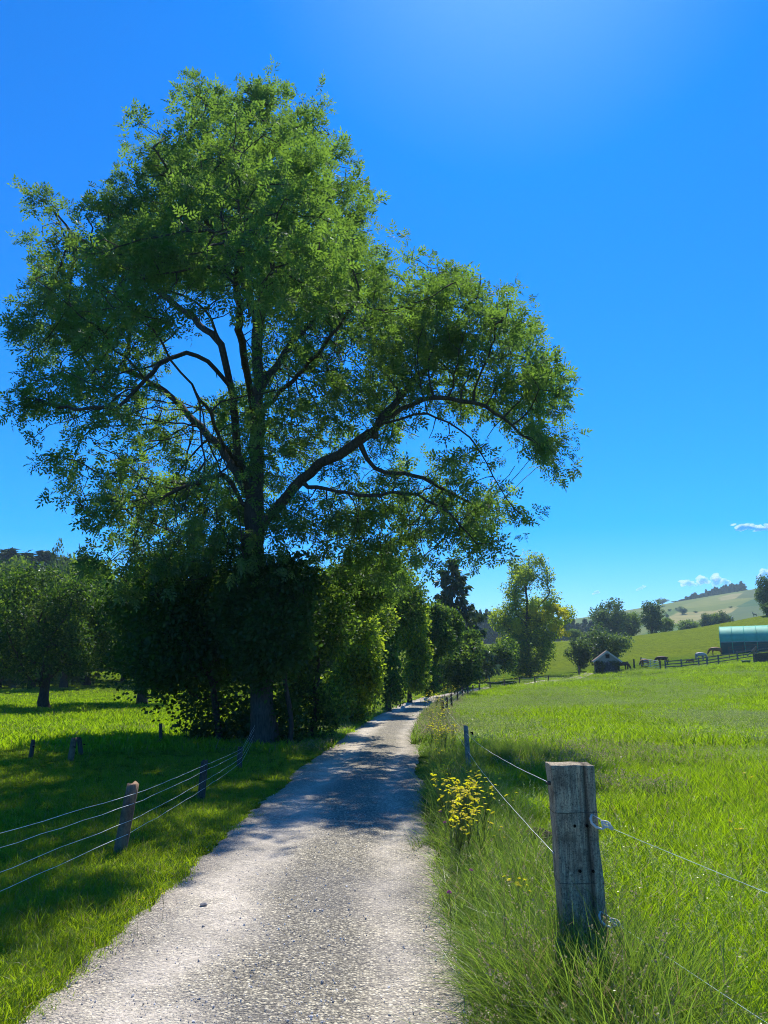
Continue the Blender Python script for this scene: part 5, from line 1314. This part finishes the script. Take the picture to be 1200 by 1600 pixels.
# ------------------------------------------------------------------ clouds
mc, t, o = newmat('cloud')
pv = N(t, 'ShaderNodeVolumePrincipled'); pv.inputs['Color'].default_value = (1, 1, 1, 1); pv.inputs['Density'].default_value = .022; pv.inputs['Anisotropy'].default_value = .5
t.links.new(pv.outputs[0], o.inputs['Volume'])
def cloud(blobs, lab, seed):
    r_ = np.random.default_rng(seed); bm = bmesh.new(); D = 4200.; c0 = at(blobs[0][0], blobs[0][1], D)
    for px, py, rx, ry in blobs:
        for _ in range(9):
            a, b, c = r_.normal(0, .42, 3); q = r_.uniform(.35, .7); cc = at(px + a*rx, py + b*ry, D) - c0
            mt = Matrix.Translation(Vector(cc + [0, c*rx*2, 0])) @ Matrix.Diagonal((rx*q*D/1200, rx*q*D/1200, ry*q*1.1*D/1200, 1))
            bmesh.ops.create_icosphere(bm, subdivisions=3, radius=1., matrix=mt)
    for v_ in bm.verts:
        p_ = v_.co; k = 5*(math.sin(p_.x*.07+p_.z*.09)+math.sin(p_.z*.16+p_.y*.05)+math.sin(p_.x*.19+2)); v_.co.z += k*.5; v_.co.x += k*.7
    me = bpy.data.meshes.new('cloud'); bm.to_mesh(me); bm.free(); me.materials.append(mc); me.polygons.foreach_set('use_smooth', np.ones(len(me.polygons), bool))
    o = mobj('cloud', me, label=lab, cat='cloud', kind='structure'); o.location = tuple(c0)
cloud([(1158, 823, 12, 4), (1172, 824, 14, 5), (1188, 826, 12, 4), (1200, 822, 8, 5)], 'thin wavy white cloud highest on the right', 1)
cloud([(1074, 911, 10, 4), (1086, 913, 6, 3), (1099, 907, 11, 6), (1120, 905, 11, 7), (1131, 910, 10, 4)], 'puffy white cloud over the hilltop wood', 2)
cloud([(1192, 899, 9, 6), (1203, 895, 10, 7)], 'white cloud behind the tree on the right edge', 3)
cloud([(1002, 919, 5, 2.4)], 'tiny white cloud wisp above the ridge trees', 4)
cloud([(933, 925, 6, 1.8)], 'faintest small cloud low over the valley', 5)

# ------------------------------------------------------------------ flowers
M['petal'] = leaf_mat('yellow_petal', (.80, .60, .01), (.90, .70, .02), (1., .85, .02), .6, .02, 3); M['stem'] = blade_mat('stem', (.05, .10, .02), (.10, .16, .03), (.2, .32, .04), .4)
M['clover'] = plain_mat('clover_pink', (.42, .10, .26), .7, .2, 0, .2, 60); M['orange_petal'] = leaf_mat('deep_yellow_petal', (.80, .50, .01), (.90, .60, .01), (.85, .60, .01), .5, .02, 3)
def head_mesh(r, mat, n=14):
    V, F = [], []
    for lay, (rr, z, tw) in enumerate(((1., .10, 0), (.72, .22, .2), (.42, .30, .1))):
        for k in range(n):
            a = 2*math.pi*(k+tw)/n; da = 2.6/n; b = len(V)
            V += [(.12*r*math.cos(a-da), .12*r*math.sin(a-da), 0), (rr*r*math.cos(a-da*.55), rr*r*math.sin(a-da*.55), z*r), (rr*r*1.06*math.cos(a), rr*r*1.06*math.sin(a), z*r*.9), (rr*r*math.cos(a+da*.55), rr*r*math.sin(a+da*.55), z*r), (.12*r*math.cos(a+da), .12*r*math.sin(a+da), 0)]
            F.append((b, b+1, b+2, b+3, b+4))
    me = bpy.data.meshes.new('flower_head'); me.from_pydata(V, [], F); me.materials.append(mat); a = me.attributes.new('var', 'FLOAT', 'POINT'); a.data.foreach_set('value', np.full(len(V), .8, np.float32)); return me
HM = [head_mesh(.018, M['petal']), head_mesh(.021, M['petal']), head_mesh(.016, M['petal'])]
def plant_proto(seed, nh):
    r_ = np.random.default_rng(seed); m = MB(); heads = []
    root = np.zeros(3); fork = np.array([r_.normal(0, .02), r_.normal(0, .02), .28]); m.tube([root, fork*.5 + r_.normal(0, .006, 3), fork], [.003, .0026, .0022], 5)
    for k in range(nh):
        a = r_.uniform(0, 6.28); e = fork + np.array([math.cos(a)*r_.uniform(.03, .12), math.sin(a)*r_.uniform(.03, .12), r_.uniform(.12, .27)])
        m.tube([fork, (fork+e)/2 + [0, 0, .02], e], [.002, .0018, .0014], 4); m.tube([e - [0, 0, .012], e], [.003, .005], 6); heads.append(e)
    V = np.concatenate(m.V); lv, lf, la = blades(7, .12, .03, .014, 1.1)
    VV = np.concatenate([V, lv]); me = npmesh('stem', VV, [np.array([f for f in m.F if len(f) == 4]), lf + len(V)], M['stem'], attrs={'var': np.concatenate([np.full(len(V), .5), la])})
    return me, heads
PP = [plant_proto(100+i, nh) for i, nh in enumerate((4, 5, 6, 3, 7))]
def plant(x, y, k, s_, lab, grp, parts=True):
    me, heads = PP[k]; b = (x, y, float(zt(x, y)))
    e = empty('flower_plant', b, rng.uniform(0, 6.28), label=lab, cat='flower', group=grp); e.scale = (s_, s_, s_*rng.uniform(.9, 1.15))
    mobj('stem', me, e)
    for j, h in enumerate(heads):
        o = mobj('flower_head', HM[(j+k) % 3], e); o.location = tuple(h); o.rotation_euler = (rng.normal(0, .35), rng.normal(0, .35), rng.uniform(0, 6)); o.scale = (rng.uniform(.8, 1.25),)*3
def atpx(px, py, h):                    # ground spot whose plant of height h shows its top at (px,py)
    d = ray(px, py); Y = np.linspace(2, 120, 6000); t = Y/d[1]; k = np.argmax(EYE + d[2]*t < zt(d[0]*t, Y) + h); return d[0]*t[k], Y[k]
spots = []
r_ = np.random.default_rng(77)
for px, py, sx_, sy_, n, h, s_, lab, grp in ((727, 1240, 34, 26, 44, .50, 1.15, 'yellow hawkbit in the dense clump in front of the second fence post', 'yellow flowers in the dense clump'),
     (708, 1290, 22, 22, 9, .46, 1., 'yellow hawkbit among thin grass just below the dense clump', 'yellow flowers below the dense clump'),
     (765, 1240, 8, 6, 3, .42, .9, 'small yellow flower right of the dense clump by the wire', 'yellow flowers right of the clump'),
     (775, 1312, 8, 4, 2, .42, .8, 'yellow flower low in the verge left of the molehill', 'yellow flowers near the molehill'),
     (814, 1398, 7, 3, 2, .42, .8, 'yellow flower in the verge grass left of the thick near post', 'yellow flowers beside the near post'),
     (697, 1193, 5, 5, 3, .5, 1., 'yellow flower at the road edge between clump and shaded verge', 'yellow flowers at the road edge'),
     (690, 1140, 15, 14, 20, .5, 1.15, 'yellow hawkbit in the shaded verge before the first far posts', 'yellow flowers in the shaded verge'),
     (690, 1108, 10, 14, 12, .5, 1.3, 'yellow hawkbit around the first far fence posts', 'yellow flowers at the far posts')):
    for _ in range(n):
        x, y = atpx(px + r_.normal(0, sx_*.55), py + r_.normal(0, sy_*.55), h*s_); L_ = float(lat(x, y))
        if L_ < RHW+.05: x += RHW+.08-L_
        plant(x, y, int(r_.integers(0, 5)), s_, lab, grp)
for i in range(90):                     # along the distant fence
    q = i/89; k = 1.8 + q*13; a = FA[int(k)+1] if int(k)+1 < len(FA) else FA[-1]; b = FA[min(int(k)+2, len(FA)-1)]; p_ = a + (b-a)*(k-int(k))
    plant(p_[0]-r_.uniform(.3, 1.6), p_[1]+r_.uniform(-.5, 1.5), int(r_.integers(0, 5)), r_.uniform(1.4, 1.9), 'yellow flower in the uncut strip along the distant bend of the fence', 'yellow flowers along the far fence')
for px, py, lab in ((1172, 1215, 'yellow buttercup in the pasture near the right edge'), (1155, 1308, 'yellow buttercup alone in the pasture right of the near post'), (819, 1118, 'yellow flower in the pasture beyond the second post'), (857, 1113, 'yellow flower farther right in the mid pasture'),
                    (254, 1400, 'single yellow flower on the left grass edge by the gravel'), (218, 1418, 'yellow flower low in the sunny turf left of the road')):
    x, y = atpx(px, py, .42 if px > 400 else .20); plant(x, y, 3, 1.0 if px > 400 else .45, lab, 'scattered single yellow flowers')
for _ in range(40):
    y = r_.uniform(7.5, 36); x = fence_x(y) - r_.uniform(-.1, .75)
    if float(lat(x, y)) > RHW+.1: plant(float(x), float(y), int(r_.integers(0, 5)), r_.uniform(.8, 1.2), 'single yellow flower scattered in the tall verge grass beside the right fence', 'yellow flowers scattered along the verge')
cl, ch = PP[3]
for px, py, lab in ((688, 1268, 'pink clover head at the verge edge left of the yellow clump'), (695, 1285, 'pink clover just below the other at the verge edge'), (736, 1360, 'purple clover head deep in the verge grass'), (702, 1395, 'purple clover close to the gravel at the verge edge')):
    x, y = atpx(px, py, .34); e = empty('clover', (x, y, float(zt(x, y))), label=lab, cat='clover', group='clovers in the verge')
    m = MB(); m.tube([(0, 0, 0), (.01, 0, .17), (0, .01, .33)], .0022, 5); m.build('stem', M['stem'], e)
    m = MB(); 
    for k in range(46):
        d = rng.normal(0, 1, 3); d /= np.linalg.norm(d); d[2] = abs(d[2])*1. - .2; c = np.array([0, .01, .335]) + d*.006; m.tube([c, c + d*.012], [.0016, .0026], 4)
    m.build('flower_head', M['clover'], e)
# molehill
x, y, z = g(842, 1333); bm = bmesh.new(); r_ = np.random.default_rng(8)
for _ in range(170):
    a, rr = r_.uniform(0, 6.28), abs(r_.normal(0, .12)); s_ = r_.uniform(.010, .032)
    bmesh.ops.create_icosphere(bm, subdivisions=2, radius=s_, matrix=Matrix.Translation((math.cos(a)*rr*1.5, math.sin(a)*rr, .12*math.exp(-(rr/.13)**2) + s_*.3)) @ Euler(tuple(r_.uniform(0, 3, 3))).to_matrix().to_4x4() @ Matrix.Diagonal((1, r_.uniform(.6, 1), r_.uniform(.6, 1), 1)))
for k in range(60):
    pass
for v_ in bm.verts: v_.co += Vector(r_.normal(0, .0018, 3))
me = bpy.data.meshes.new('molehill'); bm.to_mesh(me); bm.free(); me.materials.append(plain_mat('crumbly_soil', (.085, .058, .040), .95, .1, 0, .5, 30))
o = mobj('molehill', me, label='heap of crumbly brown soil in the pasture left of the near post', cat='molehill'); o.location = (float(x), float(y), float(z)); o.scale = (1.5, 1.5, 1.6)
# fallen stick and a dark stone on the gravel
x, y, z = g(318, 1421)
m = MB(); m.box((0, 0, .012), (.055, .035, .024), rz=.4, bev=.009); o = m.build('stone', stones.objects[0].data.materials[0], label='lone larger grey stone on the pale left wheel track', cat='stone'); o.location = (float(x), float(y), float(road_z(x, y)))
# ------------------------------------------------------------------ air
HAZE = True
if HAZE:
    m = MB(); m.box((0, 1560, 58), (2300, 3320, 152)); hz_mat = bpy.data.materials.new('haze'); hz_mat.use_nodes = True; t = hz_mat.node_tree; t.nodes.clear()
    o_ = t.nodes.new('ShaderNodeOutputMaterial'); pv = t.nodes.new('ShaderNodeVolumePrincipled'); pv.inputs['Color'].default_value = (.60, .84, 1., 1); pv.inputs['Density'].default_value = .00022; pv.inputs['Anisotropy'].default_value = .2
    t.links.new(pv.outputs[0], o_.inputs['Volume'])
    m.build('haze', hz_mat, kind='stuff', label='faint blue air between the camera and the distant hill', cat='haze')
